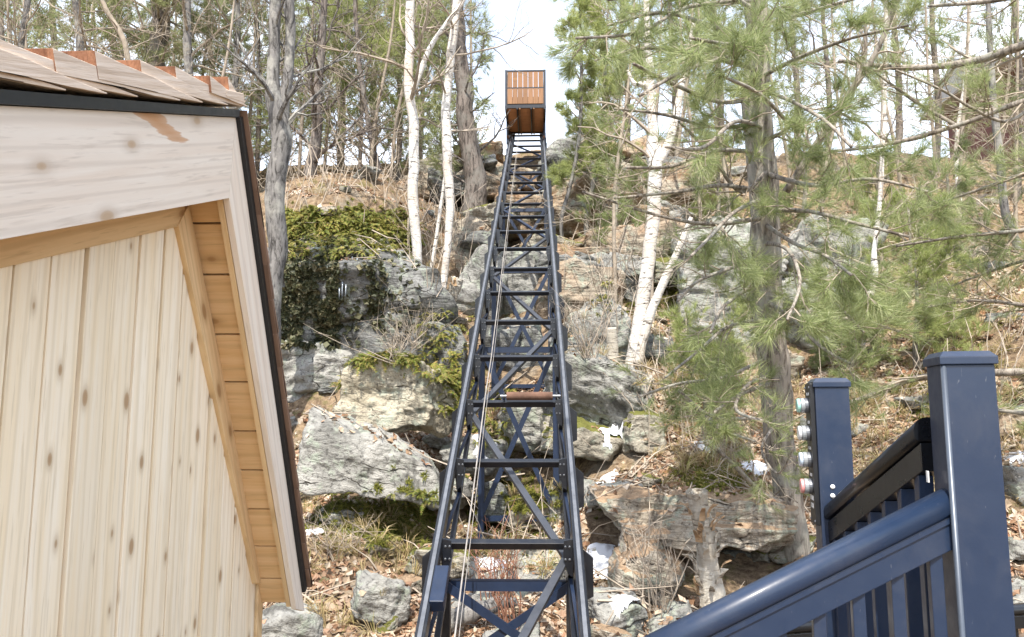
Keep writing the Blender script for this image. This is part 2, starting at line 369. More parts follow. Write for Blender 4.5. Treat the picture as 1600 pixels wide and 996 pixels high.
def tube_arrays(P_, rad, sides=6, cap=True):
    n = len(P_); T = np.gradient(P_, axis=0); T /= np.linalg.norm(T, axis=1)[:, None]+1e-9
    ref = np.array([0, 0, 1.]) if abs(T[0, 2]) < .8 else np.array([1., 0, 0])
    A = np.cross(T, ref); A /= np.linalg.norm(A, axis=1)[:, None]+1e-9; B = np.cross(T, A)
    th = np.arange(sides)*2*np.pi/sides
    V = P_[:, None]+rad[:, None, None]*(np.cos(th)[None, :, None]*A[:, None]+np.sin(th)[None, :, None]*B[:, None])
    V = V.reshape(-1, 3)
    i = np.arange(n-1)[:, None]*sides; j = np.arange(sides)[None]; j2 = (j+1) % sides
    Q = np.stack([i+j, i+j2, i+sides+j2, i+sides+j], -1).reshape(-1, 4)
    Tt = np.zeros((0, 3), int)
    if cap:
        k = np.arange(1, sides-1)
        Tt = np.concatenate([np.stack([0*k, k+1, k], -1), np.stack([0*k, k, k+1], -1)+(n-1)*sides])
    return V, Q, Tt

# ------------------------------------------------------------------ terrain
CTRL = [(785,1010,4.8),(785,925,6),(800,862,7.3),(800,730,8.5),(810,600,9.7),(815,430,12.8),(820,310,16),(820,262,18),(820,245,19.5),(820,243,22),
 (450,1010,4.8),(600,1000,4.9),(560,860,6.3),(600,810,7.0),(480,800,7),(550,730,8.2),(620,670,8.8),(500,680,9),(460,580,9.8),(640,570,9.8),
 (660,490,10.6),(700,450,11.5),(560,500,10.2),(450,350,10.9),(550,350,11),(640,350,11.8),(700,340,13.5),(730,352,14),(600,300,16),(450,300,16),
 (740,252,18.5),(600,262,21),(450,262,21),(300,300,18),(100,310,18),(300,440,11),(0,440,11),
 (940,1000,4.9),(1100,1010,4.9),(1000,955,5.3),(1100,915,5.8),(1250,900,6.1),(1000,770,6.9),(1150,760,6.9),(1000,660,8),(1150,660,8.2),(990,595,9),
 (1100,570,9.7),(1000,490,11),(930,455,12),(1100,420,12),(950,355,14.5),(1100,330,14.5),(1200,570,9.8),(1300,570,9.6),(1350,610,8.6),(1450,525,9),
 (1600,430,9.5),(1500,655,7.5),(1600,560,7.8),(1600,700,6.6),(1600,850,5.6),(1400,800,6.2),(1400,970,5),(1250,410,12.3),(1400,405,12.5),
 (1600,330,13),(950,250,17.5),(1100,255,18),(1300,250,19),(1500,250,20),(1600,300,16)]
cp = [list(P(*c)) for c in CTRL]
for x in (-40, -20, -8, -3, 0, 3, 8, 20, 40):
    for y in (-30, -10, 2.5): cp.append([x, y, 0.0])
for x in (-60, -35, -14, 0, 14, 35, 60):
    for y, z in ((30, 9.0), (50, 10.), (90, 10.5)): cp.append([x, y, z])
for x in (-40, -18, -10): cp += [[x, 8, 1.0], [x, 14, 4.5], [x, 20, 7.2]]
for x in (40, 22, 14): cp += [[x, 8, 3.4], [x, 14, 5.6], [x, 20, 7.6]]
cp = np.array(cp)
def _k(r2): return r2*np.log(r2+1e-9)*.5
n_ = len(cp); A_ = np.zeros((n_+3, n_+3)); d2 = ((cp[:, None, :2]-cp[None, :, :2])**2).sum(-1)/100
A_[:n_, :n_] = _k(d2)+np.eye(n_)*.002; A_[:n_, n_] = 1; A_[:n_, n_+1:] = cp[:, :2]/10; A_[n_:, :n_] = A_[:n_, n_:].T
W_ = np.linalg.solve(A_, np.concatenate([cp[:, 2], [0, 0, 0]]))
def ground(xy, det=True):
    xy = np.atleast_2d(np.asarray(xy, float)); out = np.zeros(len(xy))
    for s in range(0, len(xy), 20000):
        q = xy[s:s+20000]; r2 = ((q[:, None]-cp[None, :, :2])**2).sum(-1)/100
        out[s:s+20000] = _k(r2)@W_[:n_]+W_[n_]+(q/10)@W_[n_+1:]
    if det:
        q3 = np.c_[xy*1.1, np.zeros(len(xy))]; m = np.clip((xy[:, 1]-4.3)/1.5, 0, 1)
        st = fbm(q3, 4); out = out+m*(.12*st+.03*fbm(q3*6, 3))
        # stratified ledges: snap part of the relief to uneven steps on the rocky slope
        lm = np.clip((xy[:, 1]-9.5)/2, 0, 1)*np.clip((21-xy[:, 1])/3, 0, 1)*.45
        h = .55; u = (out+.25*st)/h; fr = u-np.floor(u); sn = (np.floor(u)+np.clip((fr-.55)/.3, 0, 1))*h-.25*st
        out = out*(1-lm)+sn*lm
    return out
def gz(x, y): return float(ground([[x, y]])[0])
def axis(lo, hi, step, far, k=1.25):
    a = list(np.arange(lo, hi+1e-6, step)); s = step; x = a[-1]
    while x < far: s *= k; x += s; a.append(x)
    s = step; x = a[0]; b = []
    while x > -far: s *= k; x -= s; b.append(x)
    return np.array(b[::-1]+a)
gx = axis(-8, 9.5, .08, 300); gy = axis(3.5, 20.5, .08, 300)
GX, GY = np.meshgrid(gx, gy); gq = np.c_[GX.ravel(), GY.ravel()]
gcl = np.clip(gq, [-60, -30], [60, 90]); gzv = ground(gcl)
nx, ny = len(gx), len(gy); ii = (np.arange(ny-1)[:, None]*nx+np.arange(nx-1)[None]).ravel()
GQ = np.stack([ii, ii+1, ii+nx+1, ii+nx], -1)
GV = np.c_[gq, gzv]
tag(link('ground', np_mesh('ground', GV, GQ, True), M['soil']), kind='structure')

# ------------------------------------------------------------------ rocks
def ico(n):
    bm = bmesh.new(); bmesh.ops.create_icosphere(bm, subdivisions=n, radius=1)
    V = np.array([v.co[:] for v in bm.verts]); F = np.array([[v.index for v in f.verts] for f in bm.faces]); bm.free(); return V, F
ICO = {k: ico(k) for k in (2, 3, 4, 5, 6)}
ROCKS = []
def rock(p, w, h, dp, label, mat='rock_grey', sub=5, rot=(0, 0, 0), seed=0, box=.8, chips=9, rough=.08, strata=.6, name='boulder', cat='boulder', group=None, sink=0, parent=None):
    rg = np.random.default_rng(seed+101)
    D, F = ICO[sub]
    pl = []
    for a in range(3):
        for s in (-1, 1):
            n = np.zeros(3); n[a] = s; n += rg.normal(0, .16, 3); n /= np.linalg.norm(n); pl.append((n, rg.uniform(.78, 1.0)))
    for _ in range(chips):
        n = rg.normal(0, 1, 3); n /= np.linalg.norm(n); pl.append((n, rg.uniform(.82, 1.22)/box*.8))
    r = np.full(len(D), 9.)
    for n, d in pl:
        q = D@n; r = np.minimum(r, np.where(q > .05, d/np.maximum(q, .05), 9.))
    r = np.minimum(r, 1.7)
    V = D*r[:, None]
    V = V*np.array([w/2, dp/2, h/2])
    sc = (w*h*dp)**(1/3)
    off = rg.random(3)*50
    nn = fbm(V/sc*2.0+off, 5, .55)
    st = fbm(np.c_[V[:, :2]/sc*1.2, V[:, 2]/sc*9]+off, 4, .6)
    led = np.abs(((V[:, 2]/sc*3.1+.6*fbm(V/sc*1.1+off, 3)) % 1)-.5)*2
    disp = rough*sc*(1.3*nn+.25*fbm(V/sc*9+off, 3))+strata*.028*sc*st-strata*.05*sc*np.clip(1-led*5, 0, 1)*np.clip(.5+1.5*vnoise(V/sc*1.3+off), 0, 1)
    V = V+D*disp[:, None]
    me = np_mesh(name, V, F, True)
    c = Vector(p)
    o = link(name, me, M[mat], parent, loc=c-Vector((0, 0, sink)), rot=tuple(R(x) for x in rot))
    if label: tag(o, label, cat, group)
    ROCKS.append(o); return o
def prock(px, py, wp, hp, d, label, depth=None, **k):
    w = wp*d/FPX*1.12; h = hp*d/FPX*1.12; dp = depth or w*.8
    if d > 11: wp *= 1.2; w *= 1.2; h *= (1.25 if py > 300 else 1.05)
    p = P(px, py, d+dp*(.32 if d < 11 else .05))
    return rock(p, w, h, dp, label, **k)

prock(584, 716, 222, 84, 6.7, 'long pale lichened boulder tilted down to the right, left of the track', .8, mat='rock_pale', sub=6, rot=(6, 17, 8), seed=3, box=.8, rough=.055, strata=.15)
prock(630, 625, 180, 108, 7.7, 'big flat-topped boulder with ferns growing on top, left of the track', 1.0, mat='rock_cream', sub=6, rot=(-8, 5, -6), seed=5, box=.8, strata=.35)
prock(492, 592, 138, 140, 9.7, 'grey layered rock face below the mossy cliff, beside the shed', 1.2, mat='rock_pale', sub=6, rot=(0, -3, 8), seed=9, box=.9, strata=1.1)
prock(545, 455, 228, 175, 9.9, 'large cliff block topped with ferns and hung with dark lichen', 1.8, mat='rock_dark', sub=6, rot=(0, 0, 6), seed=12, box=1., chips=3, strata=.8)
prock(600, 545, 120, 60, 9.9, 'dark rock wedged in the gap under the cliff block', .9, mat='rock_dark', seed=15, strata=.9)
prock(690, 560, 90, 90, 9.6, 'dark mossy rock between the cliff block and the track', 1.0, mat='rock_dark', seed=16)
prock(598, 928, 92, 62, 5.1, 'small grey boulder among leaves at the lower left of the track', .35, mat='rock_grey', rot=(6, 18, 20), seed=18)
prock(448, 985, 95, 62, 4.4, 'blue grey rock just below the eave corner of the shed', .35, mat='rock_grey', rot=(0, 10, 30), seed=19)
prock(812, 908, 170, 52, 5.7, 'broad flat stone slab between the rails in the lowest open bay', .8, mat='rock_pale', rot=(10, -4, 4), seed=21, strata=1.1)
prock(700, 872, 130, 36, 6.1, 'low mossy slab behind the left rail near the ground', .6, mat='rock_moss', seed=22)
prock(822, 868, 70, 40, 6.2, 'small rounded stone under the lowest visible cross beam', .35, mat='rock_pale', seed=23)
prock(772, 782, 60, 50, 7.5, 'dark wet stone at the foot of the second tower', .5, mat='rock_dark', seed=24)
prock(828, 800, 74, 52, 7.3, 'moss covered boulder at the foot of the second tower', .5, mat='rock_moss', seed=25)
prock(905, 790, 90, 80, 7.2, 'rough grey boulder just outside the right rail', .6, mat='rock_grey', seed=26)
prock(700, 770, 80, 46, 7.5, 'grey stone inside the left rail beneath the long pale boulder', .5, mat='rock_grey', seed=27)
prock(935, 622, 140, 100, 8.0, 'rounded grey lichened boulder right of the track at roller height', .9, mat='rock_grey', sub=6, rot=(8, 10, 0), seed=31, box=.72)
prock(905, 682, 110, 56, 7.6, 'low brown boulder under the rounded grey one right of the track', .6, mat='rock_moss', rot=(0, 12, 0), seed=32)
prock(850, 672, 130, 80, 8.2, 'pale sunlit boulder behind the X brace of the second tower', .8, mat='rock_pale', sub=5, seed=33)
prock(745, 715, 90, 60, 8.0, 'pale stone seen through the left side of the second tower', .6, mat='rock_pale', seed=34)
prock(935, 535, 100, 100, 9.5, 'upright grey boulder behind the short birch stump', .8, mat='rock_grey', rot=(0, -20, 0), seed=35)
prock(890, 560, 60, 70, 9.2, 'split grey rock against the right rail below the ledges', .6, mat='rock_dark', seed=36)
prock(1003, 678, 52, 62, 7.5, 'small pointed stone with a mossy face standing in the leaves', .35, mat='rock_moss', rot=(0, 0, 20), seed=37)
prock(992, 602, 50, 20, 8.6, 'flat pale slab tilted at the foot of the forked birch', .4, mat='rock_pale', rot=(20, -25, 10), seed=38, strata=1.4)
prock(1086, 815, 285, 92, 5.9, 'long log-shaped layered rock under fallen orange needles', .95, mat='rock_log', sub=6, rot=(4, 2, 0), seed=44, box=.84, chips=9, strata=1.3, rough=.07)
prock(1010, 890, 105, 90, 5.7, 'rock propping up the left end of the log-shaped rock', .6, mat='rock_log', rot=(0, 20, 0), seed=41, strata=.9)
prock(1170, 890, 130, 70, 6.3, 'dark rock in the hollow under the log-shaped rock', .6, mat='rock_dark', seed=42)
prock(958, 955, 88, 54, 4.95, 'layered grey stone at the very bottom right of the track', .4, mat='rock_grey', rot=(0, -4, 14), seed=43, strata=1.3)
prock(1050, 985, 80, 44, 4.9, 'grey slab beside the lower end of the stair handrail', .4, mat='rock_grey', rot=(8, -20, 0), seed=40)
prock(960, 772, 90, 34, 6.6, 'flat grey stone beside snow above the log-shaped rock', .5, mat='rock_grey', seed=45)
# upper ledges
prock(930, 436, 88, 40, 11.4, 'pale angular slab jutting out right of the track', .7, mat='rock_grey', rot=(14, 14, 20), seed=50, strata=1.2)
prock(905, 408, 90, 34, 12.0, 'brown ledge right of the track above the jutting slab', 1.0, mat='rock_warm', seed=51, strata=1.2)
prock(985, 405, 120, 60, 12.2, 'shaded brown ledge behind the forked birch', 1.2, mat='rock_warm', seed=52, strata=1.2)
prock(905, 470, 110, 70, 11.3, 'brown rock face behind dry stalks right of the track', 1.0, mat='rock_warm', seed=53, strata=.9)
prock(925, 325, 150, 46, 14.2, 'wide flat ledge with an orange underside right of the track', 1.8, mat='rock_warm', rot=(0, -4, 0), seed=54, strata=1.3)
prock(950, 365, 150, 44, 13.6, 'recessed rock course under the wide flat ledge', 1.4, mat='rock_warm', seed=55, strata=1.0)
prock(900, 285, 90, 60, 15.8, 'dark block below the rim beside the track top', 1.4, mat='rock_dark', seed=56, strata=1.1)
prock(960, 280, 110, 40, 16.0, 'red brown block below the rim behind the saplings', 1.4, mat='rock_warm', seed=57, strata=1.1)
prock(905, 252, 100, 30, 17.2, 'grey capstone on the rim right of the track top', 2.0, mat='rock_grey', seed=58, strata=1.2)
prock(985, 246, 130, 28, 17.3, 'long pale capstone on the rim behind the birch', 2.0, mat='rock_warm', seed=59, strata=1.2)
prock(1060, 300, 130, 60, 15.0, 'brown ledge to the right of the birch fork', 1.4, mat='rock_warm', seed=60, strata=1.2)
prock(748, 250, 62, 24, 17.8, 'flat capstone on the rim left of the track top', 1.6, mat='rock_warm', seed=61, strata=1.2)
prock(750, 282, 62, 36, 17.2, 'square block under the capstone left of the track top', 1.4, mat='rock_warm', seed=62, strata=1.0)
prock(768, 318, 84, 50, 16.2, 'large tan block left of the track two below the rim', 1.4, mat='rock_warm', seed=63, strata=1.0)
prock(758, 352, 70, 30, 15.0, 'tan block beside the foot of the dark pine', 1.2, mat='rock_warm', seed=64)
prock(745, 400, 70, 80, 12.8, 'brown rock beside the left rail above the slanting pale one', 1.0, mat='rock_warm', seed=65)
prock(745, 455, 60, 90, 11.6, 'slanting pale rock against the left rail', .8, mat='rock_grey', rot=(0, 16, 0), seed=66)
prock(820, 440, 90, 70, 11.8, 'grey rock seen between the rails behind the third tower', .9, mat='rock_grey', seed=67)
prock(815, 350, 90, 50, 14.2, 'tan rock between the rails on the upper slope', 1.2, mat='rock_warm', seed=68)
prock(820, 290, 90, 40, 16.6, 'tan rock between the rails just below the rim', 1.2, mat='rock_warm', seed=69)
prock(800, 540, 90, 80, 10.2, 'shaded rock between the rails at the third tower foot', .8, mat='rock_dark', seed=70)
prock(660, 300, 90, 30, 15.5, 'flat stone between the two birches on the upper slope', 1.0, mat='rock_warm', seed=71)
cols = [(878, 'close to the right rail'), (958, 'below the saplings'), (1040, 'behind the forked birch'), (752, 'close to the left rail'), (690, 'behind the left birches')]
rows = [(268, 16.6, 'first'), (306, 15.2, 'second'), (346, 14.0, 'third'), (384, 12.9, 'fourth'), (428, 12.0, 'fifth')]
rl_ = np.random.default_rng(77)
for ci, (cx_, cl) in enumerate(cols):
    for ri, (ry_, rd_, rn_) in enumerate(rows):
        if ci >= 3 and ri > 3: continue
        if ci == 4 and ri > 1: continue
        prock(cx_+rl_.uniform(-14, 14), ry_+rl_.uniform(-6, 6), rl_.uniform(62, 96)*(.7 if ci > 2 else 1), rl_.uniform(20, 32), rd_-.3, 'slab of the '+rn_+' rock course under the rim, '+cl, rl_.uniform(.8, 1.3), mat=['rock_warm', 'rock_grey', 'rock_warm', 'rock_moss', 'rock_dark'][(ci*2+ri) % 5], rot=(rl_.normal(0, 4), rl_.normal(0, 7), rl_.uniform(-20, 20)), seed=400+ci*10+ri, strata=1.2, name='ledge', cat='rock ledge')
# right cliff
prock(1140, 440, 160, 180, 10.4, 'tall pale cliff face behind the big pine trunk', 1.6, mat='rock_pale', sub=6, rot=(0, 4, 0), seed=73, box=.9, strata=.8)
prock(1292, 388, 110, 84, 10.9, 'pointed pale block high on the right cliff', 1.2, mat='rock_pale', rot=(0, 25, 0), seed=74)
prock(1275, 462, 140, 66, 10.5, 'ledge course in the middle of the right cliff', 1.2, mat='rock_grey', seed=75, strata=1.2)
prock(1290, 520, 150, 70, 10.0, 'grey slab at the foot of the right cliff above the posts', 1.2, mat='rock_grey', seed=76, strata=1.1)
prock(1130, 548, 120, 60, 9.6, 'grey base block left of the pine trunk', 1.0, mat='rock_grey', seed=77, strata=1.1)
prock(1190, 582, 110, 50, 9.3, 'brown base block behind the pine trunk', 1.0, mat='rock_warm', seed=78, strata=1.1)
prock(1010, 545, 80, 50, 9.7, 'dark rock behind the foot of the forked birch', .8, mat='rock_dark', seed=79)
prock(1588, 760, 60, 60, 5.9, 'grey stone at the right picture edge beside the post', .5, mat='rock_grey', seed=80)
prock(1590, 858, 60, 30, 5.3, 'flat pale stone right of the tall post near the low rail', .5, mat='rock_pale', seed=81)
prock(1590, 655, 90, 34, 6.9, 'brown ledge right of the tall post', .6, mat='rock_warm', seed=82)
prock(1600, 930, 90, 50, 4.9, 'pale rock behind the low rail at the right edge', .5, mat='rock_pale', seed=83)
# half buried stones scattered over the slope
rg = np.random.default_rng(44)
protos = []; CN = ['grey', 'brown', 'pale', 'dark', 'mossy', 'tan']
for k in range(6):
    o = rock((0, 0, 0), .5, .26, .42, None, mat=['rock_grey', 'rock_warm', 'rock_pale', 'rock_dark', 'rock_moss', 'rock_log'][k], sub=4, seed=200+k, name='stone', strata=.9)
    protos.append(o)
PX = [(520, 'just right of the shed eave'), (640, 'left of the track'), (700, 'close outside the left rail'), (860, 'under the track'), (940, 'close outside the right rail'), (1040, 'below the forked birch'), (1180, 'left of the big pine trunk'), (1290, 'behind the control post'), (1440, 'between the two stair posts'), (1700, 'right of the tall post')]
DX = [(5.6, 'at the foot of the slope'), (7.2, 'on the lower slope'), (9.5, 'a third of the way up'), (12.5, 'on the middle slope'), (20, 'high on the slope')]
cnt = 0; used_lab = set(); tries = 0
while cnt < 125 and tries < 5000:
    tries += 1
    px, d = rg.uniform(430, 1600), rg.uniform(4.9, 18)
    if d > 14.5 and (px < 720 or 740 < px < 1100): continue
    k = int(rg.integers(6))
    if cnt < 6: k = cnt
    lab = 'small '+CN[k]+' stone '+next(t for m_, t in DX if d < m_)+' '+next(t for m_, t in PX if px < m_)
    if lab in used_lab: continue
    used_lab.add(lab)
    q = P(px, 600, d); x, y = q.x, q.y; z = gz(x, y); s = rg.uniform(.3, .85)*(.6+d/25)
    o = protos[k]
    if cnt >= 6: o = o.copy(); COL.objects.link(o); ROCKS.append(o)
    tag(o, lab, 'stone', 'small stones half buried in the slope')
    o.location = (x, y, z+.02); o.scale = (s*rg.uniform(.8, 1.5), s, s*rg.uniform(.7, 1.3)); o.rotation_euler = (rg.normal(0, .2), rg.normal(0, .2), rg.uniform(0, 6.28)); cnt += 1

# ------------------------------------------------------------------ BVH of ground + rocks, for litter, snow, ferns
bpy.context.view_layer.update()
vv = []; pp = []; base = 0
m1 = (GV[:, 1] > 3.4) & (GV[:, 1] < 21) & (abs(GV[:, 0]) < 12)
sel = m1[GQ].all(1); idx = np.full(len(GV), -1); idx[m1] = np.arange(m1.sum())
vv.append(GV[m1]); pp += idx[GQ[sel]].tolist(); base = int(m1.sum())
for o in ROCKS:
    me = o.data; a = np.zeros(len(me.vertices)*3, np.float32); me.vertices.foreach_get('co', a); a = a.reshape(-1, 3)
    mw = np.array(o.matrix_world); a = a@mw[:3, :3].T+mw[:3, 3]
    f = np.zeros(len(me.loops), np.int32); me.loops.foreach_get('vertex_index', f)
    vv.append(a); pp += (f.reshape(-1, 3)+base).tolist(); base += len(a)
BV = BVHTree.FromPolygons(np.concatenate(vv).tolist(), pp)
DN = Vector((0, 0, -1))
def drop(x, y, z0=14):
    h = BV.ray_cast(Vector((x, y, z0)), DN)
    return (h[0], h[1]) if h[0] is not None else (None, None)
NGP = int(sel.sum())
def drop_i(x, y):
    h = BV.ray_cast(Vector((x, y, 14)), DN)
    return h[0], h[1], (h[2] if h[2] is not None else 0)
def toward(px, py):
    d = (P(px, py, 1)-CAM).normalized(); h = BV.ray_cast(CAM, d)
    return (h[0], h[1]) if h[0] is not None else (None, None)

def scatter(name, pts, nrm, tmpl, mat, smin, smax, tilt=.4, kind='stuff', label=None, cat=None, seed=0, parent=None, upright=False):
    """tmpl: list of (V,T); one joined mesh"""
    rg = np.random.default_rng(seed); n = len(pts); pts = np.asarray(pts); nrm = np.asarray(nrm)
    Vs, Ts = [], []; b = 0
    which = rg.integers(0, len(tmpl), n)
    Z = nrm+rg.normal(0, tilt, (n, 3)); Z /= np.linalg.norm(Z, axis=1)[:, None]
    X = np.cross(Z, rg.normal(0, 1, (n, 3))); X /= np.linalg.norm(X, axis=1)[:, None]+1e-9; Y = np.cross(Z, X)
    sc = rg.uniform(smin, smax, n)
    for k, (V, T) in enumerate(tmpl):
        i = np.where(which == k)[0]
        if not len(i): continue
        W = (V[None, :, 0:1]*X[i, None]+V[None, :, 1:2]*Y[i, None]+V[None, :, 2:3]*Z[i, None])*sc[i, None, None]+pts[i, None]
        Vs.append(W.reshape(-1, 3)); Ts.append((T[None]+(np.arange(len(i))*len(V))[:, None, None]+b).reshape(-1, T.shape[1])); b += len(i)*len(V)
    V = np.concatenate(Vs); T = np.concatenate(Ts)
    if parent is not None:
        mi = np.array(parent.matrix_basis.inverted()); V = V@mi[:3, :3].T+mi[:3, 3]
    o = link(name, np_mesh(name, V, T), M[mat], parent)
    return tag(o, label, cat, None, kind)

# leaf litter
def leaf_tmpl(rg):
    L_ = 1; w = rg.uniform(.3, .45); c = rg.uniform(-.25, .35); b = rg.uniform(-.2, .3)
    V = np.array([[-.5, 0, c], [0, -w, b*.6+.03], [0, 0, 0], [0, w, b+.03], [.5, 0, c*.7]])+[0, 0, .12]
    return V, np.array([[0, 1, 2], [0, 2, 3], [1, 4, 2], [2, 4, 3]])
rg = np.random.default_rng(5); LT = [leaf_tmpl(rg) for _ in range(10)]
pts, nr = [], []
while len(pts) < 60000:
    d = rg.uniform(4.0, 15)**1.0; px = rg.uniform(420, 1640); q = P(px, 600, d)
    if rg.random() > min(1, (9/d)): continue
    h, n, hi = drop_i(q.x, q.y)
    if hi >= NGP and rg.random() < (.95 if h.y < 10 else .88): continue
    if h is not None and h.y > 11 and rg.random() < .35: continue
    if h is None or n.z < .5+.25*rg.random(): continue
    if h.z > 1.6 and n.z < .8: continue
    k = vnoise(np.array([[q.x*1.3, q.y*1.3, 3.]]))[0]
    if k < -.35 and rg.random() < .7: continue
    pts.append(h[:]); nr.append(n[:])
scatter('leaf_litter', pts, nr, LT, 'litter', .045, .095, .45, seed=1)

# dead grass and fine stalks
def blade_tmpl(rg, n, h, spread, w):
    V = []; T = []
    for i in range(n):
        a = rg.uniform(0, 6.28); r = rg.uniform(0, .25)*spread; l = h*rg.uniform(.5, 1); dx, dy = math.cos(a), math.sin(a); s = spread*rg.uniform(.4, 1)
        p0 = np.array([dx*r, dy*r, 0]); p1 = p0+np.array([dx*s*.35, dy*s*.35, l*.62]); p2 = p0+np.array([dx*s, dy*s, l*rg.uniform(.5, .95)])
        sd_ = np.array([-dy, dx, 0])*w; b = len(V)
        V += [p0-sd_, p0+sd_, p1-sd_, p1+sd_, p2]; T += [[b, b+1, b+3], [b, b+3, b+2], [b+2, b+3, b+4]]
    return np.array(V), np.array(T)
GT = [blade_tmpl(rg, 26, .9, .9, .012) for _ in range(6)]
pts, nr = [], []
GR = [(450, 640, 760, 900, .7), (640, 700, 860, 960, .5), (950, 1250, 560, 760, .8), (1280, 1600, 420, 800, 1.3), (870, 1100, 430, 620, .9), (480, 640, 930, 996, .6), (680, 900, 620, 900, .6), (870, 1050, 300, 450, .6), (440, 640, 300, 350, .5)]
tot = sum((b-a)*(d-c)*w for a, b, c, d, w in GR)
for a, b, c, d, w in GR:
    for _ in range(int(1000*(b-a)*(d-c)*w/tot)):
        h, n = toward(rg.uniform(a, b), rg.uniform(c, d))
        if h is not None and n.z > .45: pts.append(h[:]); nr.append([0, -.2, 1])
scatter('dead_grass', pts, nr, GT, 'grass', .1, .24, .3, seed=2)
# thin upright dry stalks right of the track and on the right slope
mb = MB()
for (a, b, c, d, k) in ((880, 1000, 430, 560, 34), (1000, 1180, 540, 720, 80), (1280, 1600, 430, 700, 70), (950, 1110, 300, 480, 12), (640, 740, 330, 470, 60), (440, 640, 270, 340, 60), (740, 900, 850, 990, 18), (1000, 1060, 860, 980, 12)):
    for _ in range(k):
        h, n = toward(rg.uniform(a, b), rg.uniform(c, d))
        if h is None: continue
        ln = rg.uniform(.3, 1.0)*(.6+.05*(h-CAM).length); dv = np.array([rg.normal(0, .3), rg.normal(0, .3), 1.]); p = np.array(h[:])
        P3 = [p, p+dv*ln*.5+rg.normal(0, .03, 3), p+dv*ln*.85+rg.normal(0, .12, 3)*ln, p+dv*ln+rg.normal(0, .25, 3)*ln]
        mb.tube(P3, np.array([.0055, .004, .003, .001])*(.6+.06*(h-CAM).length), 3, False)
tag(mb.build('dry_stalks', M['twig_pale'], fixn=False), kind='stuff')
# fallen sticks
mb = MB()
for _ in range(700):
    d = rg.uniform(4.6, 15); q = P(rg.uniform(430, 1620), 600, d); h, n = drop(q.x, q.y)
    if h is None: continue
    n = np.array(n[:]); t = np.cross(n, rg.normal(0, 1, 3)); t /= np.linalg.norm(t); ln = rg.uniform(.15, .8); p = np.array(h[:])+n*.02
    mb.tube([p-t*ln/2, p+n*.03+rg.normal(0, .03, 3), p+t*ln/2+n*rg.uniform(0, .12)], np.array([.006, .005, .002])*rg.uniform(.6, 1.8), 4, False)
tag(mb.build('fallen_sticks', M['twig_pale'], fixn=False), kind='stuff')

# ferns
def frond(rg, L_=1.0, k=9):
    a = rg.uniform(0, 6.28); el_ = rg.uniform(.3, 1.1); V = []; T = []
    d = np.array([math.cos(a), math.sin(a), 0]); s = np.array([-d[1], d[0], 0]); z = np.array([0, 0, 1.])
    def c(t): return d*t*L_*math.cos(el_*.8)+z*L_*(math.sin(el_)*t-.75*t*t)
    for i in range(k):
        t = .12+.88*i/k; p = c(t); p2 = c(min(1, t+.9/k)); w = .2*L_*math.sin(math.pi*(t*.8+.15))
        for sg in (-1, 1):
            b = len(V); V += [p, p2, p+(p2-p)*.9+s*sg*w-z*.02]; T.append([b, b+1, b+2])
    return V, T
def fern_tmpl(rg):
    V = []; T = []
    for _ in range(9):
        v, t = frond(rg, rg.uniform(.6, 1)); b = len(V); V += v; T += [[x+b for x in q] for q in t]
    return np.array(V), np.array(T)
FT = [fern_tmpl(rg) for _ in range(6)]
def fern_region(name, regs, n, label, smin=.12, smax=.24, nz_=.2, up=(0, -.25, 1)):
    pts, nr = [], []
    for _ in range(n):
        a, b, c, d = regs[rg.integers(len(regs))]; h, nn = toward(rg.uniform(a, b), rg.uniform(c, d))
        if h is not None and nn.z > nz_ and h.y < 16: pts.append(h[:]); nr.append(up)
    if pts: scatter(name, pts, nr, FT, 'fern', smin, smax, .35, label=label, cat='ferns', seed=n)
fern_region('ferns', [(440, 655, 326, 400), (440, 640, 330, 385)], 520, 'thick mat of ferns along the top of the cliff block', nz_=-.5)
fern_region('ferns', [(560, 705, 545, 600), (565, 690, 550, 590), (690, 735, 570, 650)], 420, 'ferns on the flat top of the big boulder', .1, .2)
bt_ = P(622, 575, 8.0); pts, nr = [], []
for _ in range(900):
    x, y = bt_.x+rg.uniform(-.62, .68), bt_.y+rg.uniform(-.75, .6); h, n = drop(x, y, bt_.z+.55)
    if h is not None and h.z > bt_.z-.3 and n.z > .55 and vnoise(np.array([[x*3, y*3, 1.]]))[0] > -.3: pts.append(h[:]); nr.append((0, -.3, 1))
if pts: scatter('ferns', pts[:330], nr[:330], FT, 'fern', .12, .22, .4, label='bright ferns rising from the flat top of the cream boulder', cat='ferns', seed=77)
fern_region('ferns', [(560, 680, 765, 850), (600, 680, 770, 830)], 170, 'low green ferns below the long pale boulder', .08, .17)
fern_region('ferns', [(660, 740, 480, 600), (730, 800, 600, 690)], 180, 'dark ferns in the cleft left of the track', .1, .2, -.3)
fern_region('ferns', [(1060, 1170, 730, 765), (935, 1010, 440, 480)], 90, 'small green tufts above the log-shaped rock', .06, .13)
# dark leafy lichen on the cliff block
pts, nr = [], []
for _ in range(9000):
    px, py = rg.uniform(438, 655), rg.uniform(365, 545)
    dens = 1.0 if px < 530 else (.3 if 575 < px < 600 or py < 405 else .07)
    if py > 515: dens *= .5
    if rg.random() > dens or vnoise(np.array([[px/22, py/22, 5.]]))[0] < -.35: continue
    h, n = toward(px, py)
    if h is not None and h.y > 8.6: pts.append(h[:]); nr.append(n[:])
scatter('rock_tripe', pts, nr, LT, 'ivy', .05, .12, .7, seed=9, label='dark curled rock tripe lichen hanging on the cliff block', cat='lichen')
